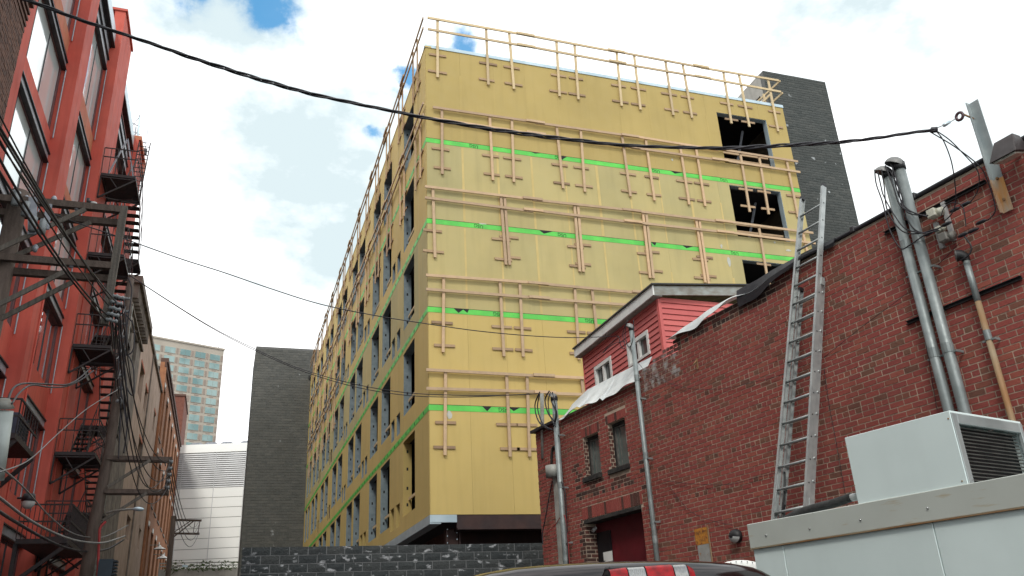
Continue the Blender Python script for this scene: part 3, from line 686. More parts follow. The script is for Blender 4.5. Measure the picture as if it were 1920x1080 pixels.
# white and black roofing membrane hanging over the wall head
def sheet(u0, u1, prof, name, mat, label, seed, notch=()):
    rr = random.Random(seed); n = int((u0-u1)/.05); P = []; k = [rr.uniform(0, 6) for _ in range(3)]
    for i in range(n+1):
        u = u0+(u1-u0)*i/n; t = i/n; w = .035*math.sin(u*3.1+k[0])+.02*abs(math.sin(u*2.3+k[1]))+.012*math.sin(u*9+k[2])
        for (nu, nd_) in notch:
            if nu < u < nu+.35: w += nd_*(1-(u-nu)/.35)
        row = []
        for j, (z, o) in enumerate(prof(u, t)):
            f = j/4; row.append(BW.p(u+.02*math.sin(u*4)*f, z+w*f*f, o+w*.6*f))
        P.append(row)
    o = MB().grid(P).build(name, mat, None, False); sm = o.modifiers.new('solid', 'SOLIDIFY'); sm.thickness = .005
    tag(o, label, 'roofing'); return o
def drape(u0, u1, fz, name, mat, label, back, seed, up=.0):
    rr = random.Random(seed); n = int((u0-u1)/.09); P = []; ph = rr.uniform(0, 6)
    for i in range(n+1):
        u = u0+(u1-u0)*i/n; lo, hi, bz = fz(u); wv = .03*math.sin(u*5.2+ph)+.02*math.sin(u*13+ph*2)
        P.append([BW.p(u, bz, back), BW.p(u, (bz+hi)/2+.02+wv*.3, back*.55), BW.p(u, hi+.03, .02), BW.p(u, hi-.02, .075+wv), BW.p(u, (lo+hi)/2, .10+wv*1.6), BW.p(u, lo+.01*math.sin(u*17), .085+wv*2.0), BW.p(u, lo-.012, .05+wv*1.2)])
    mb = MB().grid(P); o = mb.build(name, mat, None, True)
    sm = o.modifiers.new('solid', 'SOLIDIFY'); sm.thickness = .006
    tag(o, label, 'roofing'); return o
def f1(u):
    lo = 5.97+.03*math.sin(u*2.1); 
    if 13.35 < u < 13.55: lo += .05
    if u > 13.5: lo = 5.98-(u-13.5)*.01
    return lo-.06, 6.08, 6.22
def pr1(u, t):
    e = max(0, (u-14.5)/.7); zb = 6.48-.16*e; zf = 5.93+.04*e; k = .03*abs(((u*1.7) % 1)-.5)
    return [(zb+(zf-zb)*q/4-.05*math.sin(q/4*math.pi), -.32+.42*q/4-k*q/4) for q in range(5)]
sheet(15.15, 12.16, pr1, 'roofing_membrane', memb, 'white roofing membrane hanging over the wall head below the two dormer windows', 3, notch=((13.4, .07), (14.2, .04)))
def f2(u):
    t = min(1, max(0, (11.2-u)/2.2)); return 6.38+.03*math.sin(u*3), 6.43+.05*t, 6.62+.17*math.sin(t*3.1)
def pr2(u, t):
    h = .06+.17*math.sin(min(1, t*1.15)*math.pi)**.7; zf = 6.40+.10*t
    return [(zf+h+.04, -.3), (zf+h, -.14), (zf+h*.7, .0), (zf+h*.35, .05), (zf, .085)]
sheet(11.15, 8.8, pr2, 'roofing_membrane', memb, 'white roofing membrane strip rising from the dormer corner towards the ladder', 5)
def pr3(u, t):
    zf = 6.36+.20*min(1, max(0, t-.15)/.7); return [(6.69, -.3), (6.68, -.05), (6.645, .055), ((6.62+zf)/2, .085), (zf, .075)]
sheet(9.3, 7.25, pr3, 'roofing_membrane', membk, 'loose black roofing membrane curling over the wall head left of the ladder', 8)
# ------------------------------------------------------------ dormer
o2 = .4
R3 = hit((1222, 545), BW.o-bn*-o2, bn); L3 = hit((1080, 660), BW.o+bn*o2, bn); L3 = CAM+(L3-CAM)*1.054
ud = V3((L3.x-R3.x, L3.y-R3.y, 0)).normalized(); nd = V3((-ud.y, ud.x, 0));
if nd.dot(bn) > 0: nd = -nd
DF = PF((R3.x, R3.y, 0), ud, nd)
dm = thing('dormer', 'red clapboard dormer with white fascia and two white windows on the brick building roof', 'dormer', (R3.x, R3.y, 6))
LU = (L3-R3).length; ZT = R3.z
uL, zL = DF.px((1095, 685), -.15); uR, zR = DF.px((1233, 560), -.15)
w1, w2 = DF.px((1116, 688), -.15), DF.px((1147, 668), -.15); w1b = DF.px((1120, 727), -.15)
v1, v2 = DF.px((1177, 645), -.15), DF.px((1217, 625), -.15); v1b = DF.px((1185, 683), -.15)
zb1 = w1b[1]-.05; zb2 = v1b[1]-.05
wins = [(min(w1[0], w2[0]), max(w1[0], w2[0]), zb1, w1[1]-.02), (min(v1[0], v2[0]), max(v1[0], v2[0]), zb2, v1[1]-.02)]
wall_holes(MB(), PF(DF.p(0, 0, -.15), ud, nd), uR, uL, 5.9, zR-.01, wins, .1).build('front_wall', clap, dm)
DFs = PF(DF.p(0, 0, -.15), ud, nd)
z = 5.95; k = 0
while z < zR-.05:
    segs = rects_minus(uR+.05, uL-.03, z, z+.105, wins)
    for (a, b, c, d) in segs:
        if d-c < .03: continue
        mb = MB(); rn = random.random()
        mb.box8([DFs.p(a, c, 0), DFs.p(b, c, 0), DFs.p(b, c, .026), DFs.p(a, c, .026), DFs.p(a, d+.004, 0), DFs.p(b, d+.004, 0), DFs.p(b, d+.004, .008), DFs.p(a, d+.004, .008)], rn)
        mb.build('clapboard', clap, dm)
    z += .118
for (a, b) in ((uR, uR+.05), (uL-.03, uL)):
    mb = MB(); slab(mb, DFs, a, b, 5.9, zR-.01, 0.001, .03); mb.build('corner_trim', clap, dm)
for i, (a, b, c, d) in enumerate(wins):
    mb = MB()
    for r in rects_minus(a, b, c, d, [(a+.07, b-.07, c+.05, d-.08)]): slab(mb, DFs, *r, -.05, .04)
    w_ = mb.build('window', whitep, dm)
    mb = MB(); slab(mb, DFs, (a+b)/2-.035, (a+b)/2+.035, c+.05, d-.08, -.045, .025); mb.build('mullion', whitep, w_)
    for (p, q) in ((a+.07, (a+b)/2-.035), ((a+b)/2+.035, b-.07)):
        mb = MB(); slab(mb, DFs, p, q, c+.05, d-.08, -.04, -.03); mb.build('pane', glassd, w_)
# right hand face of the dormer
DR = PF(DFs.p(uR, 0, 0), -nd, -ud)
mb = MB(); slab(mb, DR, 0, 3.2, 5.9, zR-.01, -.1, 0); mb.build('side_wall', clap, dm)
z = 5.95
while z < zR-.05:
    mb = MB(); rn = random.random(); d = z+.105
    mb.box8([DR.p(.04, z, 0), DR.p(3.2, z, 0), DR.p(3.2, z, .026), DR.p(.04, z, .026), DR.p(.04, d, 0), DR.p(3.2, d, 0), DR.p(3.2, d, .008), DR.p(.04, d, .008)], rn); mb.build('clapboard', clap, dm); z += .118
mb = MB(); slab(mb, DR, -.02, .05, 5.9, zR-.01, .001, .03); mb.build('corner_trim', clap, dm)
# eaves: white fascia on the front, peeling grey on the side, black shingles
FD = PF(DFs.p(0, 0, .17), ud, nd)
LL = (L3-R3).length+.05
mb = MB(); slab(mb, FD, uR-.14, uL+.12, zR+.01, zR+.21, -.03, 0); mb.build('fascia', whitep, dm)
mb = MB(); slab(mb, FD, uR-.13, uL+.11, zR+.0, zR+.03, -.2, -.031); mb.build('soffit', trimg, dm)
q0 = FD.p(uR-.14, zR+.01, -.032)
mb = MB(); mb.box8([q0, q0-nd*3.3+V3((0, 0, .28)), q0-nd*3.3+V3((0, 0, .28))+ud*.03, q0+ud*.03, q0+V3((0, 0, .19)), q0-nd*3.3+V3((0, 0, .47)), q0-nd*3.3+V3((0, 0, .47))+ud*.03, q0+V3((0, 0, .19))+ud*.03]); mb.build('side_fascia', trimg, dm)
ra, rb = FD.p(uR-.18, zR+.215, .03), FD.p(uL+.15, zR+.215, .03)
mb = MB(); mb.box8([ra, rb, rb-nd*3.4+V3((0, 0, .29)), ra-nd*3.4+V3((0, 0, .29)), ra+V3((0, 0, .03)), rb+V3((0, 0, .03)), rb-nd*3.4+V3((0, 0, .32)), ra-nd*3.4+V3((0, 0, .32))]); mb.build('roof', membk, dm)
# ------------------------------------------------------------ conduits and service heads
def conduit(name, label, u, z0, z1, r, off, mat=pipem, head=True, group='galvanised conduits on the brick wall', rustz=None, headr=1.35, lean=0):
    t = thing(name, label, 'conduit', BW.p(u, z0, off), group)
    pt = lambda z: BW.p(u+lean*(z-z0), z, off)
    if rustz: MB().tube([pt(z0), pt(rustz)], r*.92, 14).build('lower_pipe', rust, t, True); MB().tube([pt(rustz), pt(z1)], r, 14).build('pipe', mat, t, True)
    else: MB().tube([pt(z0), pt(z1)], r, 14).build('pipe', mat, t, True)
    z = z0+1.0
    while z < z1-.4:
        MB().tube([pt(z), pt(z+.12)], r*1.07, 14).build('coupling', mat, t); z += 1.45
    z = z0+.6
    while z < min(z1-.3, 6.4):
        mb = MB(); a = pt(z); mb.bar(a-bd*(r+.04), a+bd*(r+.04), .02, .03, up=bn); mb.bar(a-bd*(r+.035), a-bd*(r+.035)+bn*(off-.0), .012, .03); mb.build('strap', mat, t); z += 1.1
    if head:
        c = pt(z1); H = headr*r; up = V3((0, 0, 1)); fw = (bd*.85-bn*.5).normalized(); sd = fw.cross(up)
        ax = (up*.86-fw*.5).normalized(); fx = sd.cross(ax); fx = fx if fx.dot(fw) > 0 else -fx
        mb = MB(); cc = c+up*H*.05+fw*H*.42; rows = []
        for i in range(8):
            ph = i/7*math.pi/2; rows.append([cc+(sd*math.cos(a)*.95+fx*math.sin(a)*1.12)*H*math.cos(ph)+ax*math.sin(ph)*H*.95 for a in [2*math.pi*j/16 for j in range(17)]])
        mb.grid(rows); hd = mb.build('service_head', M('cast_hood', (.26, .26, .25), (.18, .18, .18), 9, .55, .3), t, True)
        mb = MB(); mb.poly([cc+ax*.004+(sd*math.cos(a)*.93+fx*math.sin(a)*1.1)*H for a in [2*math.pi*j/16 for j in range(16)]]); mb.build('mouth', blackp, hd)
        MB().tube([c-up*H*.75, c+up*H*.1], r*1.22, 12).build('clamp_collar', blackp, hd, True)
        t['_head'] = tuple(cc)
    return t
cA = conduit('conduit', 'left and lower of the two thick hooded grey conduits rising above the brick wall', 6.14, 0.6, 7.08, .062, .13, headr=1.7)
cB = conduit('conduit', 'right of the two thick grey conduits with hooded tops, its head the higher one', 5.95, 0.6, 7.10, .066, .13, headr=1.75)
cC = conduit('conduit', 'thin conduit with rust stained lower half and round open elbow', 5.46, .6, 5.5, .038, .09, rustz=4.98, head=False)
mb = MB(); c = BW.p(5.46, 5.5, .09); e = [c, c+V3((0, 0, .05)), c+V3((0, 0, .08))+bd*.03-bn*.02, c+V3((0, 0, .085))+bd*.07-bn*.05]
mb.tube(e, [.045, .055, .065, .075], 14, False); mb.build('open_elbow', blackp, cC, True)
MB().tube([e[-1]-bd*.004+bn*.004, e[-1]+bd*.003-bn*.003], .066, 14).build('elbow_ring', M('cast_hood', (.2, .2, .19)), cC, True)
cD = conduit('conduit', 'tall thin conduit with hooded top in front of the dormer between its two windows', 12.15, .6, 7.02, .045, .10, headr=1.9)
cE = conduit('conduit', 'grey conduit with hooded top at the left end of the brick building', 15.13, .6, 6.45, .06, .14, headr=1.7)
t = thing('meter_pipe', 'flat grey riser with round meter can and thin red cable beside the leftmost conduit', 'conduit', BW.p(15.55, .6, .1))
u1_, z1_ = BW.px((1041, 885), .1)
MB().tube([BW.p(u1_, z1_-.11, .14), BW.p(u1_, z1_+.13, .14)], .17, 18).build('meter_can', M('meter_grey', (.36, .36, .33), None, 5, .5), t, True)
mb = MB(); mb.bar(BW.p(u1_+.0, .6, .1), BW.p(u1_, z1_-.11, .1), .11, .07, up=bn); mb.build('riser', M('meter_grey', (.36, .36, .33)), t)
W_ = lambda x, y, off=.15: BW.p(*BW.px((x, y), off), off)
MB().tube(smooth([W_(1044, 893), W_(1058, 915), W_(1062, 960), W_(1066, 1058)]), .012, 6).build('cable_loop', cable, t, True)
MB().tube(smooth([W_(1036, 902), W_(1030, 930), W_(1022, 975), W_(1017, 1000), W_(1018, 1020)]), .014, 6).build('cable_loop', cable, t, True)
MB().tube(smooth([W_(1020, 1005), W_(1040, 985), W_(1056, 965), W_(1063, 990), W_(1068, 1060)]), .008, 6).build('red_cable', redc, t, True)
# arched niche hook near left end
mb = MB(); mb.tube(smooth([W_(1034, 870, .03), W_(1035, 845, .03), W_(1040, 838, .03), W_(1044, 850, .03), W_(1044, 870, .03)]), .03, 6); tag(mb.build('iron_ring', stone, None, True), 'small dark arched iron fitting above the round meter can', 'wall fitting')
# left end mast with insulated hooks behind the roof corner
t = thing('service_mast', 'short pale service mast behind the left roof corner of the brick building', 'mast', BW.p(16.1, 5, .1))
MB().tube([W_(1016, 738, -.0), W_(1018, 860, 0)], .045, 8).build('mast', trimg, t, True)
for pts in (((1012, 735), (1003, 760), (1010, 790), (1030, 806)), ((1012, 738), (1008, 765), (1018, 795), (1036, 806)), ((1030, 733), (1022, 750), (1028, 775), (1040, 790)), ((1036, 735), (1034, 752), (1044, 775), (1038, 800))):
    MB().tube(smooth([W_(*p, .2) for p in pts]), .016, 6).build('drip_loop', cable, t, True)
mb = MB(); slab(mb, BW, 15.35, 16.35, 5.93, 5.99, -.5, .12); tag(mb.build('roof_edge', membk), 'black eave sheet at the left roof corner of the brick building', 'roofing')
# strut channels
for i, (u0, u1, z, lb) in enumerate(((5.0, 6.47, 6.345, 'black steel channel under the wall coping behind the conduits'), (4.94, 6.47, 5.075, 'black steel channel across the brick wall behind the conduits, the lower of two'))):
    mb = MB(); slab(mb, BW, u0, u1, z-.022, z+.022, .014, .02); slab(mb, BW, u0, u1, z+.018, z+.024, .02, .05); slab(mb, BW, u0, u1, z-.024, z-.018, .02, .05)
    tag(mb.build('steel_channel', blackp), lb, 'channel', 'steel channels on the brick wall')
# bracket with insulator
t = thing('angle_bracket', 'long galvanised angle iron with rusty foot standing above the brick wall edge', 'bracket', BW.p(4.9, 6, .05))
mb = MB(); a = BW.p(4.80, 5.87, .03)
zb, zt_ = 5.87, 7.38
slab(mb, BW, 4.79, 4.91, 6.30, zt_, .03, .042); slab(mb, BW, 4.90, 4.912, 6.30, zt_, .042, .10); mb.build('angle_iron', M('bracket_galv', (.42, .46, .46), (.33, .37, .38), 6, .45, .5, streak=.2), t)
mb = MB(); slab(mb, BW, 4.79, 4.91, zb, 6.30, .03, .042); slab(mb, BW, 4.90, 4.912, zb, 6.30, .042, .10); mb.build('rusty_foot', M('rust_run', (.60, .30, .10), (.50, .42, .33), 5, .7, .1, sx=(3, 3, .5)), t)
for z in (6.02, 6.3): MB().tube([BW.p(4.85, z, .04), BW.p(4.85, z, .062)], .016, 8).build('bolt', rust, t)
ins = W_(1806, 214, .16)
MB().tube([BW.p(4.9, 7.16, .05), ins], .012, 6).build('eye_bolt', rust, t, True)
rows = []
for k in range(13):
    a = 2*math.pi*k/12; c = ins+bd*.05+V3((0, 0, math.sin(a)*.05))+bd*math.cos(a)*.045
    rows.append([c+(bn*math.cos(b)+V3((0, 0, math.sin(b)))*math.sin(a)+bd*math.cos(a)*math.sin(b))*.018 for b in [j*math.pi/4 for j in range(9)]])
MB().grid(rows).build('insulator_clevis', M('brown_porcelain', (.10, .05, .06), None, 5, .3), t, True)
# floodlight
t = thing('floodlight', 'dark brown wedge shaped floodlight on the brick wall at the right edge', 'floodlight', BW.p(4.5, 6.4, .2))
c0 = BW.p(4.55, 6.42, .02); fu, fn = bd, -bn
def fp(u, z, o): return BW.p(4.535+(u-4.54)*1.15, 6.47+(z-6.40)*1.15, o*1.15)
body = [fp(4.40, 6.33, .10), fp(4.68, 6.33, .10), fp(4.68, 6.27, .36), fp(4.40, 6.27, .36), fp(4.44, 6.52, .12), fp(4.64, 6.52, .12), fp(4.64, 6.52, .24), fp(4.44, 6.52, .24)]
MB().box8(body).build('housing', M('bronze_housing', (.045, .035, .035), None, 4, .5, .3), t, bevel=.008)
MB().box8([fp(4.43, 6.312, .13), fp(4.65, 6.312, .13), fp(4.65, 6.255, .33), fp(4.43, 6.255, .33), fp(4.43, 6.335, .13), fp(4.65, 6.335, .13), fp(4.65, 6.28, .33), fp(4.43, 6.28, .33)]).build('lens', M('lamp_glass', (.42, .41, .36), (.6, .58, .5), 30, .2, spec=.5), t)
MB().tube([fp(4.54, 6.42, .01), fp(4.54, 6.42, .15)], .03, 8).build('arm', blackp, t)
# insulator block assembly
t = thing('insulator_block', 'pale porcelain insulator blocks on two white boards among the service cables', 'insulator', BW.p(5.65, 6.05, .05))
for a, b, zz0, zz1 in ((5.705, 5.765, 5.80, 6.15), (5.545, 5.60, 5.83, 6.36)):
    mb = MB(); slab(mb, BW, a, b, zz0, zz1, .014, .05); mb.build('board', M('old_white_board', (.46, .45, .44), (.36, .35, .35), 12, .7), t)
for (u, z, s_) in ((5.70, 6.24, .075), (5.69, 6.02, .05), (5.64, 5.88, .075)):
    mb = MB(); slab(mb, BW, u-s_, u+s_*.6, z-s_*.75, z+s_*.75, .055, .055+s_*1.5); mb.build('porcelain_block', porc if z > 5.95 else M('grimy_porcelain', (.22, .21, .19), None, 8, .6), t, bevel=.012)
    MB().tube([BW.p(u-s_, z, .09), BW.p(u-s_*1.7, z-.01, .09)], s_*.7, 12).build('porcelain_ring', porc if z > 5.95 else M('grimy_porcelain', (.22, .21, .19)), t, True)
for (x, y) in ((1790, 393), (1811, 382), (1775, 420), (1806, 440), (1825, 432), (1741, 438), (1840, 416)):
    c = W_(x, y, .16); MB().tube([c-bd*.07+V3((0, 0, -.004)), c-bd*.035, c+bd*.035, c+bd*.07], [.008, .022, .024, .01], 8).build('splice_boot', cable, t, True)
# cables round the service heads
def wc_(name, pxs, off, r, lb, mat=cable, grp='service cables draped round the brick wall conduits'):
    offs = off if isinstance(off, (list, tuple)) else [off]*len(pxs)
    wire(name, lb, smooth([W_(*p, o) for p, o in zip(pxs, offs)], 8), r, mat, grp)
LB = 'black service cable looping between the conduit heads and the insulator block'
for pxs, off, r in (
    (((1640, 318), (1643, 345), (1655, 380), (1668, 430), (1688, 465), (1705, 460), (1735, 440), (1760, 432)), .28, .0085),
    (((1646, 322), (1652, 350), (1658, 370), (1680, 408), (1700, 430), (1740, 437), (1765, 425)), .26, .0085),
    (((1653, 318), (1658, 350), (1664, 395), (1690, 432), (1720, 438), (1760, 428)), .24, .0085),
    (((1660, 310), (1675, 350), (1688, 385), (1712, 398), (1738, 406)), .25, .0085),
    (((1670, 306), (1682, 340), (1690, 380), (1705, 400), (1738, 404)), .22, .0085),
    (((1674, 308), (1680, 350), (1695, 385), (1720, 402), (1740, 404)), .2, .0085),
    (((1668, 318), (1690, 365), (1695, 400), (1715, 430), (1735, 437)), .2, .0085)):
    k_ = globals().setdefault('_k', [0]); names_ = ['outermost left', 'second from left', 'third from left', 'middle', 'upper short', 'topmost short', 'innermost']
    wc_('service_cable', pxs, off, r, names_[k_[0]]+' black service cable looping from the hooded conduits to the insulator block'); k_[0] += 1
for pxs, off, r, lb in (
    (((1752, 243), (1768, 262), (1783, 300), (1790, 340), (1792, 375), (1785, 400), (1770, 415)), [.75, .6, .45, .3, .2, .18, .16], .007, 'service cable dropping steeply from the thick twisted cable to the insulator block'),
    (((1752, 243), (1780, 262), (1808, 290), (1830, 315), (1836, 335), (1832, 360), (1820, 378), (1811, 383)), [.75, .6, .4, .3, .25, .2, .18, .16], .007, 'service cable swinging right past the angle iron to the upper splice'),
    (((1740, 245), (1790, 275), (1835, 310), (1850, 335), (1862, 370), (1866, 395), (1855, 410), (1840, 416)), [.8, .6, .4, .3, .2, .16, .15, .15], .007, 'service cable hanging furthest right round the foot of the angle iron'),
    (((1806, 440), (1820, 460), (1820, 472), (1812, 482), (1800, 488)), .16, .009, 'cable curling from the splices down into the open elbow'),
    (((1765, 405), (1770, 390), (1785, 380), (1803, 385), (1809, 405), (1811, 425)), .18, .006, 'thin cable arch over the porcelain blocks')):
    wc_('service_cable', pxs, off, r, lb)
# loose wires on the wall
for pxs, lb in ((((1196, 680), (1216, 700), (1260, 720), (1305, 730), (1360, 728), (1420, 715), (1478, 700)), 'thin wire sagging across the brick wall below the dormer'),
    (((1232, 898), (1260, 903), (1310, 908), (1370, 908), (1420, 895), (1465, 885)), 'thin grey wire sagging across the lower brick wall from the tall conduit'),
    (((1255, 912), (1290, 955), (1330, 975), (1375, 985)), 'thin wire falling diagonally towards the dome lamp'),
    (((1545, 670), (1620, 610), (1700, 550), (1755, 500), (1800, 455)), 'black wire rising diagonally from the ladder to the insulator block'),
    (((1685, 440), (1700, 520), (1722, 580), (1735, 640), (1757, 768)), 'thin black wire running down beside the thick conduits'),
    (((1545, 690), (1555, 760), (1568, 830), (1590, 955)), 'black wire hanging down the brick wall right of the ladder')):
    wc_('wall_wire', pxs, .035, .0035, lb, cable, 'loose wires on the brick wall')
# wall hook, dome lamp, sign
t = thing('wall_hook', 'small rusty iron hook on the brick wall below the dormer corner', 'hook', W_(1305, 680, .02))
mb = MB().tube([W_(1306, 676, .02), W_(1303, 680, .08), W_(1300, 684, .1)], .012, 6); mb.build('hook', rust, t, True); MB().bar(W_(1306, 672, .02), W_(1308, 692, .02), .03, .012, up=bn).build('plate', rust, t)
t = thing('dome_lamp', 'round black wall lamp with frosted lens beside the white cabinet', 'wall lamp', W_(1380, 1004, .05))
c = W_(1380, 1005, .05); mb = MB(); rows = []
for i in range(9):
    ph = i/8*math.pi/2; rows.append([c+(bd*math.cos(a)*.125+V3((0, 0, math.sin(a)*.105)))*math.cos(ph)-bn*math.sin(ph)*.10 for a in [j*math.pi/10 for j in range(21)]])
mb.grid(rows).build('housing', blackp, t, True)
mb = MB(); rows = []
for i in range(6):
    ph = .35+i/5*.9; rows.append([c+(bd*math.cos(a)*.128+V3((0, 0, math.sin(a)*.108)))*math.cos(ph)-bn*math.sin(ph)*.104 for a in [math.pi*1.08+j*math.pi*.84/10 for j in range(11)]])
mb.grid(rows).build('lens', lensw, t, True)
MB().tube([c+bn*.04, c-bn*.0], .10, 14).build('mount', blackp, t, True)
t = thing('private_sign', 'rusty orange metal sign reading PRIVATE with its lower half faded grey', 'sign', BW.p(11, 2.8, .02))
mb = MB(); slab(mb, BW, 10.84, 11.17, 2.90, 3.155, .018, .022); mb.build('upper_plate', rustsign, t)
mb = MB(); slab(mb, BW, 10.84, 11.14, 2.2, 2.897, .018, .022); mb.build('lower_plate', signgrey, t)
MB().bar(BW.p(10.825, 2.2, .025), BW.p(10.825, 3.17, .025), .02, .02).build('side_strip', rust, t)
text_mesh('PRIVATE', .072, 'printed_letters', M('sign_lettering', (.10, .05, .03), (.3, .13, .04), 30, .7), frame_m(BW.p(11.0, 3.08, .0225), -bd, (0, 0, 1)), t, .0008)
text_mesh('WAY', .072, 'printed_letters', M('sign_lettering', (.10, .05, .03)), frame_m(BW.p(11.0, 2.965, .0225), -bd, (0, 0, 1)), t, .0008)
# ------------------------------------------------------------ ladder
t = thing('extension_ladder', 'long aluminium extension ladder leaning against the brick wall', 'ladder', BW.p(8.1, 0.4, 1.7))
fo = 1.8; LA = BW.p(0, 6.62, .08); LB_ = BW.p(0, 0, .08+fo)
lup = (LA-LB_).normalized(); lout = lup.cross(bd).normalized()
if lout.dot(-bn) < 0: lout = -lout
def lp(a, s, o=0): return LB_+bd*a+lup*s+lout*o
def rail_pts(s, side): # lateral position at length s
    cl = 8.19-(s-3)*(8.19-7.81)/4.75 if side else 7.64-(s-3)*(7.64-7.38)/4.75
    return cl
for nm, s0, s1, o in (('base', .5, 6.3, -.05), ('fly', 2.85, 7.85, .045)):
    for side in (1, 0):
        mb = MB(); a0, a1 = rail_pts(s0, side), rail_pts(s1, side); sg = 1 if side else -1
        if nm == 'base': a0 -= sg*.028; a1 -= sg*.028
        for oo, w_ in ((-.036, .03), (.036, .03)):
            mb.bar(lp(a0, s0, o+oo), lp(a1, s1, o+oo), .036, .006, up=lout)
        mb.bar(lp(a0+sg*.015, s0, o), lp(a1+sg*.015, s1, o), .006, .066, up=lout)
        r_ = mb.build('rail', alu, t)
        MB().bar(lp(a1, s1-.002, o), lp(a1, s1+.05, o), .04, .07, up=lout).build('end_cap', blackp, r_)
        mb = MB(); s = s0+.2
        while s < s1-.1:
            a = rail_pts(s, side)-(sg*.028 if nm == 'base' else 0)+sg*.019; mb.tube([lp(a-.001*sg, s, o), lp(a+.003*sg, s, o)], .014, 3); s += .3
        mb.build('rivet_holes', blackp, r_)
    s = s0+.2
    while s < s1-.1:
        mb = MB().tube([lp(rail_pts(s, 1), s, o), lp(rail_pts(s, 0), s, o)], .017, 8); mb.build('rung', alu, t, True); s += .3
for s in (6.25, 3.1):
    for side in (1, 0):
        a = rail_pts(s, side); MB().bar(lp(a-.03, s, -.01), lp(a+.03, s, -.01), .12, .06, up=lout).build('guide_bracket', alu, t)
MB().tube(smooth([lp(8.1, 3.6, -.02), lp(8.07, 3.3, .0), lp(8.10, 3.05, 0), lp(8.03, 3.15, .02)]), .014, 6).build('rope', blackp, t, True)
MB().bar(lp(8.14, 3.55, .07), lp(8.20, 2.95, .07), .015, .03).build('rung_lock', alu, t)
# ================================================================== WHITE CABINET (trailer body) WITH COOLING UNIT
ta = -.24; td = V3((math.sin(ta), math.cos(ta), 0)); tn = V3((td.y, -td.x, 0)); TR = PF(tn*5.0, td, -tn)
t = thing('white_trailer', 'white metal trailer body with screwed top band in the lower right corner', 'trailer', TR.p(2.5, 0, -1))
U1, U0 = 4.56, .4
mb = MB(); slab(mb, TR, U0, U1-.02, .55, 2.20, -1.7, -.02); mb.build('body', whitem, t)
seams = [U0, TR.px((1749, 983))[0], TR.px((1469, 1027))[0], U1]
for a, b in zip(seams, seams[1:]):
    mb = MB(); slab(mb, TR, a+.003, b-.003, .6, 2.150, -.018, .002); mb.build('side_panel', whitem, t, bevel=.003)
mb = MB(); slab(mb, TR, U0, U1+.01, 2.158, 2.335, -.02, .018); mb.build('top_band', M('galv_white_band', (.56, .59, .55), (.50, .52, .48), 1.5, .5, .15, mottle=.15, mscale=2.5, stain=((1, 1, 6), 4, .62, .72, (.45, .40, .30))), t, bevel=.004)
mb = MB(); slab(mb, TR, U0, U1+.01, 2.150, 2.157, -.02, .024); mb.build('drip_edge', rust, t)
mb = MB(); slab(mb, TR, U0, U1, 2.2, 2.25, -1.7, -.02); mb.build('roof', whitem, t)
for px in ((1437, 1004), (1519, 991), (1614, 975), (1740, 953)):
    u, z = TR.px(px, .018); MB().tube([TR.p(u, z, .016), TR.p(u, z, .026)], .006, 8).build('screw', chrome, t, True)
for uu in (1.2, 3.7):
    MB().tube([TR.p(uu, .38, -.05), TR.p(uu, .38, -.25)], .36, 24).build('tyre', tyre, t, True)
    MB().tube([TR.p(uu, .38, -.04), TR.p(uu, .38, -.05)], .2, 20).build('rim', chrome, t, True)
t = thing('cooling_unit', 'white box shaped cooling unit with dark coil grille on top of the trailer', 'cooling unit', TR.p(3.2, 2.34, -.3))
ua, ub = TR.px((1780, 770))[0], TR.px((1585, 825))[0]; zt1 = TR.px((1780, 770))[1]
EF = PF(TR.p(ua, 0, 0), tn, -td)
ew = EF.px((1910, 782))[0]
print('AC', ua, ub, zt1, ew)
mb = MB(); slab(mb, TR, ua, ub, 2.26, zt1, -.004, .004); mb.build('side_panel', whitem, t, bevel=.002)
mb = MB(); slab(mb, TR, ua, ub, zt1-.01, zt1+.002, -ew, -.005); mb.build('top_panel', whitem, t)
mb = MB(); slab(mb, TR, ub-.01, ub, 2.26, zt1-.011, -ew, -.005); mb.build('rear_panel', whitem, t)
mb = MB(); slab(mb, TR, ua, ub, 2.26, zt1-.011, -ew-.01, -ew); mb.build('side_panel', whitem, t)
gr = (.06, ew-.035, 2.29, zt1-.075)
mb = MB()
for r in rects_minus(0.005, ew, 2.26, zt1-.011, [gr]): slab(mb, EF, *r, -.02, .006)
mb.build('end_frame', M('galv_frame', (.40, .43, .43), (.27, .30, .30), 1.6, .5, .5, mottle=.4, mscale=3), t, bevel=.003)
mb = MB(); slab(mb, EF, gr[0], gr[1], gr[2], gr[3], -.08, -.06); mb.build('coil_backing', blackp, t)
n = 18
for i in range(n):
    z = gr[2]+(gr[3]-gr[2])*(i+.5)/n
    mb = MB(); mb.bar(EF.p(gr[0], z, -.04), EF.p(gr[1], z, -.04), .014, .006, up=(0, 0, 1)); mb.build('fin', grillm, t)
for px in ((1586, 835), (1602, 910), (1778, 785), (1804, 902)):
    u, z = TR.px(px, .005); MB().tube([TR.p(u, z, .004), TR.p(u, z, .008)], .005, 8).build('screw', rust, t)
mb = MB().tube(smooth([TR.p(*TR.px(p, -.12), -.12) for p in ((1462, 985), (1490, 966), (1530, 952), (1565, 943), (1597, 932))]), .031, 10)
t = thing('insulated_hose', 'black foam covered hose running from the cooling unit along the trailer top', 'hose', TR.p(4, 2.4, -.1)); mb.build('foam_sleeve', M('foam', (.03, .03, .03), (.05, .05, .05), 20, .9, bump=.3), t, True)
mb = MB().tube([TR.p(*TR.px(p, -.12), -.12) for p in ((1592, 934), (1608, 931))], .027, 10); mb.build('pipe_end', lensw, t, True)
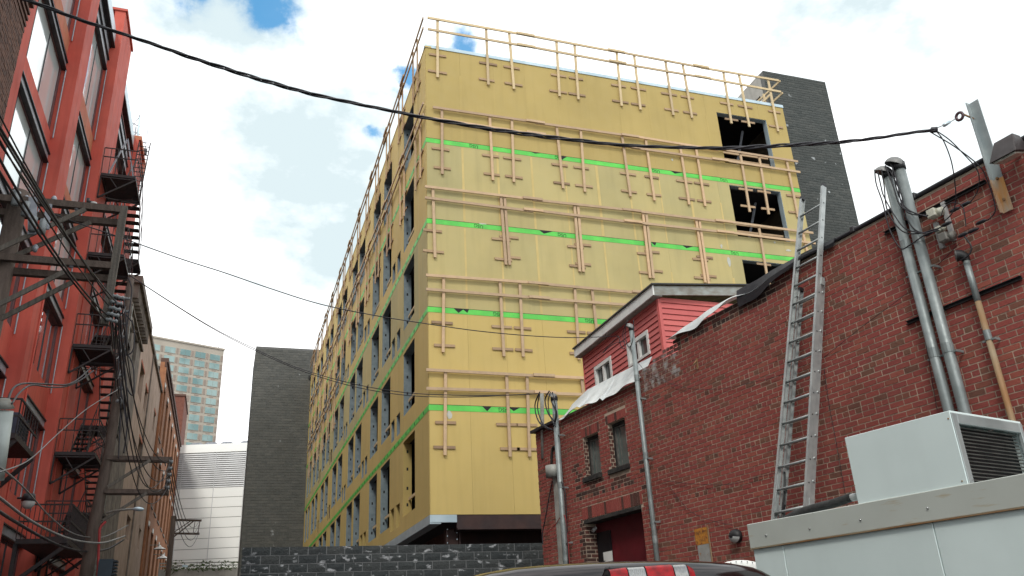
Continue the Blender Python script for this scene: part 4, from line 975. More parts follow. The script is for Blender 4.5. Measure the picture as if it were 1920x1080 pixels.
# white dish shaped cover between car and trailer
t = thing('satellite_dish', 'white perforated dish rim showing between the black car roof and the white trailer', 'dish', (0, 0, 0))
q = at((1388, 1066), 7.2); rows = []
for i in range(7):
    ph = i/6*math.pi/2; rows.append([q+V3((0, 0, -.02))+(U*.095*math.sin(a)+R*.22*math.cos(a))*math.cos(ph)-F*.08*math.sin(ph) for a in [j*math.pi/12 for j in range(25)]])
t.location = q; t['_o'] = tuple(q); MB().grid(rows).build('dish', whitep, t, True)
mbh = MB()
for i in range(9):
    a = .5+i*.27; c_ = q-F*.045+U*.078*math.sin(a)+R*.18*math.cos(a); mbh.tube([c_, c_-F*.012], .004, 6)
mbh.build('perforations', blackp, t, kind='stuff')
MB().prism([q-F*.085-R*.02, q-F*.085-R*.14-U*.01, q-F*.085-R*.10+U*.04], -F*.004).build('dark_triangle', M('navy', (.02, .03, .08)), t)
MB().tube([q, V3((q.x, q.y, .9))], .03, 8).build('mast', pipem, t)
# ================================================================== PICKUP
t = thing('pickup_truck', 'glossy black pickup truck roof with red and clear high brake lamp at the bottom edge', 'pickup truck', (2.15, 5, 0))
cx, hw, yr = 2.27, 1.0, 4.5
def roof(x, s):  # s: 0 at rear lip .. 1 front
    tx = abs(x)
    z = 2.016-.045*tx**2.2-.05*(max(0, tx-.72)/.28)**2
    return z
rows = []
xs = [-1, -.97, -.92, -.84, -.7, -.5, -.25, 0, .25, .5, .7, .84, .92, .97, 1]
prof = [(0, -.62), (.02, -.45), (.035, -.28), (.05, -.12), (.058, -.075), (.075, -.045), (.11, -.022), (.18, -.008), (.35, .0), (.8, .012), (1.3, 0.0), (1.55, -.04), (1.75, -.12), (2.4, -.62)]
for x in xs:
    row = []
    for dy, dz in prof:
        inset = .0 if dz > -.2 else 0
        row.append(V3((cx+x*hw*(1+max(0, -dz-.1)*.18), yr+dy+.10*abs(x)**3, roof(x, 0)+dz)))
    rows.append(row)
MB().grid(rows).build('cab', paint, t, True)
MB().box((cx-.85, yr+.10, 1.40), (cx+.85, yr+2.1, 1.80)).build('cabin_interior', dark, t)
mb = MB(); mb.box((cx-1.0, yr+.05, .55), (cx+1.0, yr+3.4, 1.36)); mb.build('body', paint, t, bevel=.06)
for s_ in (-1, 1):
    mb = MB(); mb.box((cx+s_*1.0, yr-2.0, .6), (cx+s_*.92, yr+.04, 1.25)); mb.build('bed_side', paint, t, bevel=.03)
mb = MB(); mb.box((cx-.92, yr-2.0, .6), (cx+.92, yr-1.93, 1.25)); mb.build('tailgate', paint, t, bevel=.02)
mb = MB(); mb.box((cx-.92, yr-1.93, .55), (cx+.92, yr+.04, .65)); mb.build('bed_floor', steelb, t)
for wy_ in (yr-1.2, yr+2.4):
    for s_ in (-1, 1):
        MB().tube([(cx+s_*.78, wy_, .40), (cx+s_*1.02, wy_, .40)], .40, 24).build('tyre', tyre, t, True)
        MB().tube([(cx+s_*1.0, wy_, .40), (cx+s_*1.03, wy_, .40)], .24, 20).build('rim', chrome, t, True)
lampm = thing
segs = [(1139, 1172, 'red'), (1173, 1205, 'clear'), (1206, 1257, 'red'), (1258, 1283, 'clear'), (1284, 1297, 'red')]
mb = MB()
hp = lambda x, y: hit((x, y), (0, yr+.015, 0), (0, 1, 0))
tops = lambda x: 1068-(x-1139)*(4.5/34) if x < 1173 else (1063.5-(x-1173)*.055 if x < 1283 else 1058+(x-1283)*.55)
a = hp(1136, 1085); b = hp(1300, 1085)
hz = MB(); hz.box((a.x+.02, yr+.01, 1.80), (b.x-.02, yr+.10, hp(1220, 1058).z-.006)); hl = hz.build('brake_lamp', blackp, t, bevel=.01)
for x0, x1, c_ in segs:
    rows = []
    for i in range(7):
        x = x0+.6+(x1-x0-1.2)*i/6; pt = hp(x, tops(x)-(.8 if c_ == 'red' else 0)); row = []
        for zz, yy in ((0, .085), (.0, .04), (-.006, .012), (-.02, 0), (-.06, -.012), (-.13, -.018)):
            row.append(V3((pt.x, yr+yy-.012, pt.z+zz)))
        rows.append(row)
    MB().grid(rows).build('red_lens' if c_ == 'red' else 'clear_lens', redlens if c_ == 'red' else clearlens, hl, True)
    if c_ == 'clear':
        mb = MB()
        for i in range(9):
            x = x0+2+(x1-x0-4)*i/8; pt = hp(x, tops(x)); mb.bar(V3((pt.x, yr-.013, pt.z-.012)), V3((pt.x+.004, yr-.032, pt.z-.12)), .003, .003)
        mb.build('lens_ribs', steelg, hl, kind='stuff')
# ================================================================== RED LOFT BUILDING (left)
RP = PF((-5, 0, 0), (0, 1, 0), (1, 0, 0)); RS = PF((-5.36, 0, 0), (0, 1, 0), (1, 0, 0))
rb = thing('red_loft_building', 'tall red painted loft building with deep pilasters and big windows on the left', 'building', (-5, 28, 0))
bays = [(17.4, 22.15), (23.15, 27.45), (29.75, 35.0)]
Hd = [4.75, 8.1, 11.4, 14.15, 17.2, 21.2]; Sl = [2.2, 5.85, 9.3, 12.05, 15.0, 18.3]
holes_r = []
for a, b in bays:
    for k in range(6): holes_r.append((a+.001, b-.001, Sl[k], Hd[k]))
for (a, b, zt_) in ((16.36, 23.15, 23.0), (23.15, 29.75, 22.25), (29.75, 35.0, 22.6), (35.0, 39.2, 22.2)):
    wall_holes(MB(), RS, a, b, 0, zt_, holes_r, .34).build('wall', redp, rb)
for a, b, zt_ in ((16.36, 17.4, 24.0), (22.15, 23.15, 23.9), (27.45, 29.75, 23.9), (35.0, 37.3, 23.1)):
    mb = MB(); slab(mb, RP, a, b, 0, zt_, -.36, 0); mb.build('pilaster', redp, rb)
mb = MB(); slab(mb, RP, 27.4, 29.8, 23.9, 24.0, -.5, .06); mb.build('pier_cap', redp, rb)
mb = MB(); slab(mb, RP, 35.0, 37.5, 23.1, 23.3, -.5, .10); slab(mb, RP, 36.9, 37.5, 22.4, 23.1, -.3, .08); mb.build('pier_cap', redp2, rb)
MB().box((-25, 16.4, 0), (-7.5, 39.1, 22.0)).build('interior_mass', dark, rb)
MB().box((-25, 38.8, 0), (-5.4, 39.2, 22.2)).build('end_wall', redp2, rb)
# weathered paint patch panels on spandrels of the second bay
for (a, b, z0, z1) in ((23.17, 27.43, 17.66, 18.28), (23.17, 27.43, 14.62, 14.98), (17.42, 22.1, 17.7, 18.27)):
    mb = MB(); slab(mb, RS, a, b, z0, z1, .001, .006); mb.build('patched_render', redp2, rb)
for bi, (a, b) in enumerate(bays):
    for k in range(6):
        z0, z1 = Sl[k], Hd[k]; W = b-a
        mb = MB()
        for r in rects_minus(a+.01, b-.01, z0, z1, [(a+.04, b-.14, z0+.05, z1-.06)]): slab(mb, RP, *r, -.50, -.42)
        pass
        w_ = mb.build('window', framem, rb)
        gw = (W-.18)/3
        for i in range(3):
            u0, u1 = a+.04+i*gw, a+.04+(i+1)*gw
            mb = MB(); slab(mb, RP, u0+.022, u1-.022, z0+.05, z1-.06, -.465, -.455); mb.build('pane', glassw if (k >= 3 and bi < 2) else glassr, w_)
            if i < 2:
                mb = MB(); slab(mb, RP, u1-.022, u1+.022, z0+.05, z1-.06, -.49, -.435); mb.build('mullion', steelb, w_)
        mb = MB(); top = .24 if k < 5 else .95
        slab(mb, RP, a, b, z1, z1+top, -.36, -.34); lt = mb.build('lintel', steelg, w_)
        mb = MB(); slab(mb, RP, a-.0, b, z1-.035, z1, -.42, -.29); slab(mb, RP, a, b, z1+top, z1+top+.035, -.36, -.29)
        if k == 5: slab(mb, RP, a, b, z1+.42, z1+.46, -.36, -.27)
        mb.build('flange', steelb, lt)
        if k >= 1 and not (bi == 2 and k < 3):
            mb = MB().tube([RP.p(b-.05, z0-.1, -.30), RP.p(b-.05, z1-.05, -.30)], .018, 6); mb.build('thin_conduit', steelg, w_)
for (a, b, z) in ((17.4, 22.15, 22.3), (23.15, 27.45, 22.28), (29.75, 35.0, 22.62)):
    mb = MB(); slab(mb, RP, a, b, z, z+.62, -.5, -.20); mb.build('parapet_flashing', flash, rb)
    mb = MB(); slab(mb, RP, a, b, z-.09, z-.01, -.45, -.16); mb.build('gutter', steelb, rb)
for y_ in (22.9, 37.9, 28.2):                     # drain pipe lines, cracks
    mb = MB().tube([RP.p(y_, 5.2, .02), RP.p(y_, 11+y_*.1, .02)], .022, 6); mb.build('thin_conduit', redp, rb)
# brown brick neighbour at the very left
nb = thing('brown_brick_building', 'brown brick wall with corbelled courses at the top left corner', 'building', (-5, 10, 0))
NB = PF((-4.86, 0, 0), (0, 1, 0), (1, 0, 0))
MB().box((-20, -2, 0), (-4.875, 16.33, 17.5)).build('wall', cmortd, nb)
bricks(nb, NB, 12.0, 16.35, 10.0, 17.5, .215, .075, .012, .02, brownb, 'brick', nparts=200, hdr=7, jit=.004)
for i in range(4):
    mb = MB(); slab(mb, NB, 6, 16.36, 13.9+i*.16, 13.97+i*.16, 0, .03+.012*i); mb.build('corbel_course', brownb, nb)
mb = MB(); slab(mb, NB, 6, 16.42, 14.62, 15.3, 0, .09); mb.build('corbel_course', brownb, nb)
# ------------------------------------------------------------ buildings further down the alley
st = thing('stucco_building', 'grey brown stucco building with bracketed cornice behind the fire escape', 'building', (-5, 42, 0))
SG = PF((-5.0, 0, 0), (0, 1, 0), (1, 0, 0))
def fwin(pxs):    # head-left, head-right, bottom  -> u0,u1,z0,z1 on the alley plane
    us = [SG.px(p) for p in pxs]; return us
gw_ = []
for (hd, bt, wd_) in (((243, 603), (238, 660), 1.4), ((254, 625), (250, 690), 1.3), ((213, 700), (203, 785), 1.6), ((228, 752), (222, 830), 1.4), ((196, 850), (180, 955), 1.6)):
    u0, z1 = SG.px(hd); _, z0 = SG.px(bt); gw_.append((u0, u0+wd_, z0, z1))
wall_holes(MB(), SG, 39.25, 46.2, 0, 18.0, gw_, .3).build('wall', stuccog, st)
MB().box((-20, 39.3, 0), (-5.32, 46.15, 17.8)).build('interior_mass', dark, st)
for g in gw_:
    mb = MB()
    for r in rects_minus(g[0]+.002, g[1]-.002, g[2], g[3]-.002, [(g[0]+.09, g[1]-.09, g[2]+.08, (g[2]+g[3])/2-.04), (g[0]+.09, g[1]-.09, (g[2]+g[3])/2+.04, g[3]-.08)]): slab(mb, SG, *r, -.2, -.12)
    w_ = mb.build('window', darkwin, st)
    mb = MB(); slab(mb, SG, g[0]+.09, g[1]-.09, g[2]+.08, g[3]-.08, -.18, -.16); mb.build('pane', glassd, w_)
    mb = MB(); um = (g[0]+g[1])/2; P = []
    for i in range(9):
        a = math.pi*i/8; c, s_ = math.cos(a), math.sin(a); hw_ = (g[1]-g[0])/2
        P.append([SG.p(um+c*hw_, g[3]+s_*.26, .0), SG.p(um+c*hw_, g[3]+s_*.26, .07), SG.p(um+c*(hw_+.16), g[3]+s_*.42, .07), SG.p(um+c*(hw_+.16), g[3]+s_*.42, 0)])
    mb.grid(P); mb.build('arch_hood', stuccog, w_)
mb = MB(); slab(mb, SG, 39.3, 46.4, 18.0, 18.35, -.3, .42); mb.build('cornice', stuccog, st)
mb = MB(); slab(mb, SG, 39.3, 46.3, 16.9, 17.02, 0, .12); mb.build('cornice', stuccog, st)
for i in range(14):
    u = 39.5+i*.5; mb = MB(); slab(mb, SG, u, u+.16, 17.3, 17.99, 0, .30); mb.build('bracket', stuccog, st)
MB().tube([SG.p(39.6, 2, .08), SG.p(39.6, 17, .08)], .06, 8).build('downpipe', trimg, st, True)
pk = thing('stucco_building', 'pinkish stucco building with small narrow windows between the grey brown and orange brick buildings', 'building', (-5, 54, 0))
pw = []
for (hd, bt, wd_) in (((266, 680), (259, 737), 2.1), ((274, 724), (269, 764), 1.5), ((290, 770), (286, 804), 1.3), ((262, 820), (257, 853), 1.9), ((240, 965), (235, 1007), 1.9), ((262, 990), (259, 1028), 1.3)):
    u0, z1 = SG.px(hd); _, z0 = SG.px(bt); pw.append((u0, u0+wd_, z0, z1))
SP = PF((-5.02, 0, 0), (0, 1, 0), (1, 0, 0))
wall_holes(MB(), SP, 46.2, 61.6, 0, 19.0, pw, .3).build('wall', stuccop, pk)
MB().box((-20, 46.25, 0), (-5.34, 61.5, 18.5)).build('interior_mass', dark, pk)
for g in pw:
    mb = MB(); slab(mb, SP, g[0]+.002, g[1]-.002, g[2]+.002, g[3]-.002, -.25, -.2); w_ = mb.build('window', darkwin, pk)
    mb = MB(); slab(mb, SP, g[0]-.1, g[1]+.1, g[3], g[3]+.16, 0, .03); mb.build('lintel', redp2 if g[2] > 9 else stuccop, w_)
mb = MB(); slab(mb, SP, 46.4, 61.6, 19.0, 19.2, -.3, .12); mb.build('coping', stuccog, pk)
mb = MB()
mb.tube([SP.p(53, 19.0, .05), SP.p(53, 6, .05)], .05, 6); mb.build('downpipe', stuccog, pk)
og = thing('orange_brick_building', 'orange brick building with rows of tall narrow windows under white keystones', 'building', (-5, 75, 0))
ow = []
for u in (62.9, 66.9, 70.9, 74.9, 78.9, 82.9, 86.4):
    for (z0, z1) in ((16.3, 20.0), (11.6, 15.2), (6.2, 10.2)): ow.append((u, u+2.2, z0, z1))
SO = PF((-4.97, 0, 0), (0, 1, 0), (1, 0, 0))
wall_holes(MB(), SO, 61.6, 89.2, 0, 21.3, ow, .3).build('wall', orangeb, og)
MB().box((-20, 61.7, 0), (-5.3, 89.1, 21.0)).build('interior_mass', dark, og)
for g in ow:
    mb = MB(); slab(mb, SO, g[0]+.002, g[1]-.002, g[2]+.002, g[3]-.002, -.2, -.15); w_ = mb.build('window', darkwin, og)
    mb = MB(); slab(mb, SO, g[0]+.5, g[0]+1.2, g[3], g[3]+.3, 0, .06); mb.build('keystone', whitep, w_)
    mb = MB(); slab(mb, SO, g[0]-.08, g[1]+.08, g[2]-.14, g[2], -.01, .06); mb.build('sill', stuccog, w_)
mb = MB(); slab(mb, SO, 61.6, 89.3, 21.3, 21.6, -.3, .22); slab(mb, SO, 61.6, 89.25, 20.95, 21.29, -.01, .12); mb.build('cornice', brownb, og)
mb = MB(); slab(mb, SO, 61.55, 61.95, 0, 20.9, .0, .12); mb.build('corner_pier', orangeb, og)
ob = thing('brick_building', 'dark red brick building end rising just behind the orange brick building', 'building', (-7, 93, 0))
st_ = hit((347, 743), (0, 89.5, 0), (0, 1, 0))
MB().box((-9.5, 89.5, 0), (st_.x, 97, st_.z)).build('wall', M('dark_red_brick', (.20, .075, .05), (.15, .055, .04), 4, .9, bump=.3), ob)
MB().box((-9.6, 89.4, st_.z), (st_.x+.1, 97, st_.z+.2)).build('coping', brownb, ob)
for (x, y) in ((297, 1030), (303, 1047)):
    u, z = SO.px((x, y), .6); mb = MB(); rows = [[V3((-4.3+r*math.cos(a), u+r*math.sin(a), z+dz)) for a in [j*math.pi/5 for j in range(11)]] for r, dz in ((.05, .3), (.1, .2), (.45, 0))]
    mb.grid(rows); o_ = mb.build('lamp_shade', whitep, og, True); MB().bar((-4.97, u, z+.3), (-4.3, u, z+.3), .05, .05).build('lamp_arm', trimg, og)
# white clad building
wb = thing('white_clad_building', 'large white panel clad building with ribbed louvre band at the end of the alley', 'building', (0, 90, 0))
w0, w1_ = V3((-4.86, 90.7, 0)), V3((1.59, 88.9, 0)); wu = (w1_-w0).normalized(); WF = PF(w0, wu, (wu.y, -wu.x, 0))
if WF.n.y > 0: WF.n = -WF.n
mb = MB(); slab(mb, WF, -14, 14, 0, 21.75, -14, -.05); mb.build('wall', whiteg, wb)
mb = MB(); slab(mb, WF, -14, 14, 20.95, 21.8, -.05, .05); mb.build('siding_panel', whiteb, wb)
z = 17.35-.98; k = 0
while z > 4:
    mb = MB(); slab(mb, WF, -14, 14, z+.05, z+.98, -.05, .03); mb.build('siding_panel', whiteb, wb); z -= .98
n = 17
for i in range(n):
    z0 = 17.40+(20.93-17.40)*i/n; mb = MB(); a = WF.p(-14, z0, -.05)
    mb.box8([WF.p(-14, z0, -.04), WF.p(14, z0, -.04), WF.p(14, z0, .06), WF.p(-14, z0, .06), WF.p(-14, z0+.15, -.04), WF.p(14, z0+.15, -.04), WF.p(14, z0+.15, -.01), WF.p(-14, z0+.15, -.01)]); mb.build('louvre_slat', louv, wb)
for u in (.3, 3.6, 6.6): mb = MB(); slab(mb, WF, u, u+.06, 4, 20.9, .031, .06); mb.build('vertical_joint', louv, wb)
for px in ((365, 836), (393, 834), (423, 831), (460, 829)):
    u, z = WF.px(px); mb = MB(); mb.prism([WF.p(u-.75, 21.9, -.5), WF.p(u+.75, 21.9, -.5), WF.p(u+.4, 22.12, -.5), WF.p(u-.4, 22.12, -.5)], WF.n*-1.0); slab(mb, WF, u-.3, u+.3, 21.7, 21.9, -1.2, -.7); mb.build('roof_vent', steelg, wb)
# hotel tower
h0, h1 = V3((-24.6, 246.3, 0)), V3((-4.42, 254.7, 0)); hu = (h1-h0).normalized(); HF = PF(h0, hu, (hu.y, -hu.x, 0))
ht = thing('hotel_tower', 'tall beige tower block with a grid of teal windows in the distance', 'tower block', (-15, 250, 0))
Lh = (h1-h0).length; zr = 87.6
mb = MB(); slab(mb, HF, -22, Lh, 0, zr, -25, 0); mb.build('wall', hotelw, ht)
mb = MB(); slab(mb, HF, -22, Lh+.2, zr, zr+.5, -25, .3); mb.build('parapet', hotelw, ht)
for r_ in range(16):
    z1 = zr-1.9-r_*2.72
    if z1 < 44: break
    for c_ in range(8):
        u = Lh-1.1-3.0-c_*4.45
        mb = MB(); slab(mb, HF, u-.12, u+3.12, z1-1.87, z1+.12, 0, .12); w_ = mb.build('window', hotelw, ht)
        for q in range(2): mb = MB(); slab(mb, HF, u+q*1.52, u+1.46+q*1.54, z1-1.75, z1, .121, .16); mb.build('pane', hotelg, w_)
        mb = MB(); slab(mb, HF, u+3.42, u+3.93, z1-1.8, z1, 0, .10); mb.build('brown_panel', hotelp, ht)
        mb = MB(); slab(mb, HF, u+.9, u+2.1, z1-2.4, z1-2.15, 0, .06); mb.build('brown_panel', hotelp, ht)
MB().tube([HF.p(Lh-1.5, zr, -.5), HF.p(Lh-1.5, zr+2.2, -.5)], .15, 6).build('mast', steelg, ht)
# viaduct barrier with weeds
ba = thing('barrier', 'pale parapet and rail with weeds at the foot of the white building', 'barrier', (-2, 80, 8.2))
MB().box((-14, 79.7, 7.5), (3.5, 80.1, 8.75)).build('parapet', conc, ba)
for z in (9.0, 9.25): MB().bar((-14, 79.8, z), (3.5, 79.8, z), .08, .08).build('rail', trimg, ba)
for i in range(12): MB().bar((-8+i*1.0, 79.8, 8.75), (-8+i*1.0, 79.8, 9.3), .07, .07).build('post', trimg, ba)
mb = MB(); rr = random.Random(4)
for i in range(260):
    x = rr.choice((-2.6, -1.4, .4, -3.8))+rr.gauss(0, .5); h = rr.uniform(.1, .9)*rr.random(); p = V3((x, 79.4+rr.uniform(-.3, .3), 8.6)); q = p+V3((rr.gauss(0, .2), 0, h)); d = V3((rr.gauss(0, .1), rr.gauss(0, .05), rr.gauss(0, .06)))
    mb.poly([q, q+d+V3((0, 0, .06)), q+d*2, q+d-V3((0, 0, .05))])
    if i % 6 == 0: mb.poly([p, p+V3((.02, 0, 0)), q])
o_ = mb.build('weeds', leafm); tag(o_, 'straggly green weeds growing along the pale parapet', 'weeds'); o_['kind'] = 'stuff'
# ================================================================== FIRE ESCAPE
fe = thing('fire_escape', 'black iron fire escape zigzagging down the red loft building', 'fire escape', (-4.4, 29, 5))
lev = [5.05, 7.5, 10.9, 14.1, 17.1]
X0, X1, XM = -4.98, -3.88, -4.43
def iron_bar(name, p, q, w=.03, m=None, par=None, h=None): o = MB().bar(p, q, w, h or w); return o.build(name, m or iron, par or fe)
def platform(z, y0, y1, x0=X0, x1=X1, rail=True, br=True):
    mb = MB(); mb.box((x0, y0, z-.10), (x1, y0+.05, z)); mb.box((x0, y1-.05, z-.10), (x1, y1, z)); mb.box((x1-.05, y0+.05, z-.10), (x1, y1-.05, z)); mb.box((x0, y0+.05, z-.10), (x0+.05, y1-.05, z))
    pl_ = mb.build('platform_frame', iron, fe)
    mb = MB(); n = int((y1-y0-.1)/.055)
    for i in range(n): y = y0+.06+i*.055; mb.box((x0+.05, y, z-.035), (x1-.05, y+.036, z-.005))
    mb.build('grating', iron, pl_, kind='stuff')
    if rail:
        mb = MB(); zr_ = z+1.0
        for zz in (zr_, zr_-.35):
            mb.bar((x0, y0, zz), (x1, y0, zz), .025, .035); mb.bar((x1, y0, zz), (x1, y1, zz), .025, .035)
        for i in range(6): x = x0+(x1-x0)*i/5; mb.bar((x, y0, z), (x, y0, zr_), .02, .02)
        for i in range(1, int((y1-y0)/.3)+1): y = y0+i*.3; mb.bar((x1, y, z), (x1, y, zr_), .02, .02)
        mb.build('railing', iron, fe)
    if br:
        for y in (y0+.05, y1-.1):
            mb = MB(); mb.bar((x0, y, z-.95), (x1, y, z-.14), .05, .05); mb.bar((x0, y, z-.95), (x0, y, z-.1), .05, .05); mb.bar((x0, y, z-.14), (x1, y, z-.14), .04, .04); mb.bar((x0+.3, y, z-.14), (x0+.55, y, z-.5), .03, .03)
            mb.build('bracket', iron, fe)
        mb = MB()
        mb.bar((x0, y0, z-.9), (x1, y1, z-.14), .025, .025); mb.bar((x1, y0, z-.9), (x0, y1, z-.14), .025, .025)
        mb.build('cross_brace', iron, fe)
def flight(xa, xb, ya, za, yb_, zb_, n, m=iron):
    mb = MB()
    for x in (xa, xb): mb.bar((x, ya, za), (x, yb_, zb_), .02, .16)
    mb.build('stringer', m, fe)
    for i in range(1, n):
        t_ = i/n; y, z = ya+(yb_-ya)*t_, za+(zb_-za)*t_
        mb = MB(); mb.box((xa+.02, y-.14, z-.015), (xb-.02, y+.14, z+.012)); mb.build('tread', iron, fe)
    mb = MB()
    for x in (xb,):
        mb.bar((x, ya, za+.9), (x, yb_, zb_+.9), .025, .03)
        for i in range(0, n+1, 2): t_ = i/n; mb.bar((x, ya+(yb_-ya)*t_, za+(zb_-za)*t_), (x, ya+(yb_-ya)*t_, za+(zb_-za)*t_+.9), .018, .018)
    mb.build('handrail', ironr if m is ironr else iron, fe)
for i, z in enumerate(lev):
    platform(z, 27.65, 29.5)
    if i < len(lev)-1:
        zn = lev[i+1]; zm = (z+zn)/2
        platform(zm, 31.3, 32.4, rail=False, br=True)
        flight(X0+.05, XM-.04, 29.5, z, 31.3, zm, 8)
        flight(XM+.04, X1, 31.3, zm, 29.5, zn, 8, ironr)
flight(X0+.05, XM-.04, 29.5, 17.1, 31.6, 19.2, 9)
mb = MB()
for x in (-4.35, -3.95): mb.bar((x, 29.7, 17.1), (x, 30.6, 20.3), .035, .05)
for i in range(14): t_ = i/14; mb.bar((-4.35, 29.7+.9*t_, 17.1+3.2*t_), (-3.95, 29.7+.9*t_, 17.1+3.2*t_), .025, .025)
mb.build('roof_ladder', iron, fe)
mb = MB(); mb.bar((-4.9, 28.2, 17.2), (-4.4, 28.2, 18.9), .05, .05); mb.bar((-4.4, 28.2, 18.9), (-4.0, 28.2, 17.2), .05, .05); mb.build('a_frame', steelg, fe)
# big bottom balcony
bl = thing('iron_balcony', 'wide black iron balcony with dense bars below the fire escape', 'balcony', (-4.4, 27, 4.7))
def balcony(t, x0, x1, y0, y1, z, h, nb_, m=iron, gap=.11):
    mb = MB(); mb.box((x0, y0, z-.12), (x1, y1, z)); mb.build('floor', m, t)
    mb = MB()
    for zz in (z+h, z+h*.5): mb.bar((x0, y0, zz), (x1, y0, zz), .03, .04); mb.bar((x1, y0, zz), (x1, y1, zz), .03, .04)
    mb.build('top_rail', m, t)
    i = 0; y = y0
    while y <= y1: MB().bar((x1, y, z), (x1, y, z+h), .018, .018).build('baluster', m, t); y += gap
    x = x0
    while x <= x1: MB().bar((x, y0, z), (x, y0, z+h), .018, .018).build('baluster', m, t); x += gap
    for y in (y0+.1, y1-.1):
        mb = MB(); mb.bar((x0, y, z-1.1), (x1, y, z-.14), .09, .09); mb.bar((x0, y, z-1.2), (x0, y, z-.1), .09, .09)
        mb.build('bracket', m, t)
balcony(bl, -4.98, -3.8, 24.6, 28.3, 4.62, .85, 0)
b2 = thing('window_balcony', 'small black iron balcony holding a dark air conditioner on the red wall', 'balcony', (-4.8, 21.2, 6.3))
balcony(b2, -5.3, -4.45, 20.2, 22.3, 6.3, .75, 0, iron, .28)
ac = thing('air_conditioner', 'dark air conditioner unit standing on the small iron balcony', 'air conditioner', (-4.95, 21.4, 6.31))
MB().box((-5.25, 20.95, 6.31), (-4.6, 22.1, 6.95)).build('case', M('dark_case', (.05, .05, .08), None, 4, .6), ac, bevel=.02)
mb = MB()
for i in range(8): mb.box((-4.6, 21.0, 6.37+i*.07), (-4.585, 22.05, 6.395+i*.07))
mb.build('grille', blackp, ac, kind='stuff')
# wall lamps on the red building
u, z = RP.px((50, 943), .25)
t = thing('globe_lamp', 'round wall lamp with clear globe low on the red wall', 'wall lamp', (-4.8, u, z))
MB().tube([(-4.98, u, z+.12), (-4.72, u, z+.12)], .03, 6).build('arm', steelb, t)
MB().tube([(-4.72, u, z+.22), (-4.72, u, z+.03)], [.13, .17], 14).build('cap', steelb, t, True)
rows = [[V3((-4.72+.165*math.cos(a)*math.cos(p), u+.165*math.sin(a)*math.cos(p), z+.03-.18*math.sin(p))) for a in [j*math.pi/8 for j in range(17)]] for p in [i*math.pi/12 for i in range(7)]]
MB().grid(rows).build('globe', lensw, t, True)
u, z = RP.px((170, 378), .1)
t = thing('wall_lamp', 'small white and black lamp on the red pilaster above the upper crossarm', 'wall lamp', (-4.9, u, z))
MB().tube([(-4.98, u, z+.1), (-4.98, u, z), (-4.8, u, z-.05)], .06, 8).build('body', steelb, t, True); MB().tube([(-4.8, u, z-.03), (-4.8, u, z-.12)], .10, 12).build('lens', lensw, t, True)
# cell antenna on the red roof
q = hit((256, 285), (0, 36.5, 0), (0, 1, 0))
t = thing('roof_antenna', 'grey panel antenna cluster on a frame above the red building roof', 'antenna', (q.x, 36.5, q.z))
an = lambda x, y: hit((x, y), (0, 36.5, 0), (0, 1, 0))
MB().bar(an(262, 222), an(256, 290), .05, .22).build('panel_antenna', flash, t); MB().bar(an(255, 238), an(250, 285), .05, .14).build('panel_antenna', steelg, t)
for a, b, w_ in (((278, 236), (272, 282), .03), ((248, 264), (275, 268), .05), ((248, 280), (274, 284), .07), ((262, 216), (254, 284), .06), ((262, 218), (246, 240), .03), ((246, 245), (262, 252), .04), ((248, 230), (262, 238), .04)):
    MB().bar(an(*a), an(*b), w_, w_).build('frame_tube', steelg, t)
MB().box(tuple(an(268, 286)-V3((.12, .1, .1))), tuple(an(274, 280)+V3((.05, .1, .0)))).build('radio_box', steelb, t)
# ================================================================== UTILITY POLES
FA = PF((0, 13.5, 0), (1, 0, 0), (0, -1, 0)); FB = PF((0, 22.0, 0), (1, 0, 0), (0, -1, 0)); FC = PF((0, 60, 0), (1, 0, 0), (0, -1, 0))
fa = lambda x, y, o=0: FA.p(*FA.px((x, y), o), o)
fb = lambda x, y, o=0: FB.p(*FB.px((x, y), o), o)
fc = lambda x, y, o=0: FC.p(*FC.px((x, y), o), o)
t = thing('utility_pole', 'dark wooden utility pole with two double crossarms in front of the red building', 'utility pole', (-3.7, 13.6, 0))
MB().tube([(-3.68, 13.7, 0), (-3.60, 13.7, 8.75)], [.19, .14], 14).build('pole', wood, t, True)
for (a, b, o) in (((-30, 370), (227, 395), .02), ((-30, 383), (227, 407), -.24), ((-40, 480), (209, 500), .02), ((-40, 493), (212, 513), -.24)):
    mb = MB(); mb.bar(fa(*a, 0)-V3((0, o, 0)), fa(*b, 0)-V3((0, o, 0)), .10, .11); mb.build('crossarm', wood, t)
for (a, b, o) in (((-4, 474), (162, 397), .09), ((20, 474), (168, 408), -.16), ((-6, 578), (122, 514), .09), ((-6, 592), (134, 521), -.16)):
    mb = MB(); mb.bar(fa(*a)-V3((0, o, 0)), fa(*b)-V3((0, o, 0)), .03, .075); mb.build('brace', woodg, t)
mb = MB(); mb.bar(fa(233, 388), fa(196, 609), .11, .09, up=(0, 1, 0)); mb.build('end_rack', woodg, t)
mb = MB(); mb.bar(fa(62, 370, .1), fa(60, 440, .1), .12, .04, up=(0, 1, 0)); mb.build('hanger_plate', steelg, t)
mb = MB(); mb.bar(fa(92, 383, .12), fa(86, 430, .12), .09, .03, up=(0, 1, 0)); mb.build('hanger_plate', steelg, t)
inspts = []
for i in range(5):
    for j in range(2):
        p = fa(216-i*3.2+j*11, 555+i*11+j*3, .1); inspts.append(p)
        mb = MB().tube([p-V3((.05, 0, 0)), p-V3((.03, 0, 0)), p, p+V3((.03, 0, 0)), p+V3((.05, 0, 0))], [.015, .034, .02, .034, .015], 10); mb.build('spool_insulator', M('grey_glaze', (.25, .27, .28), None, 5, .3), t, True)
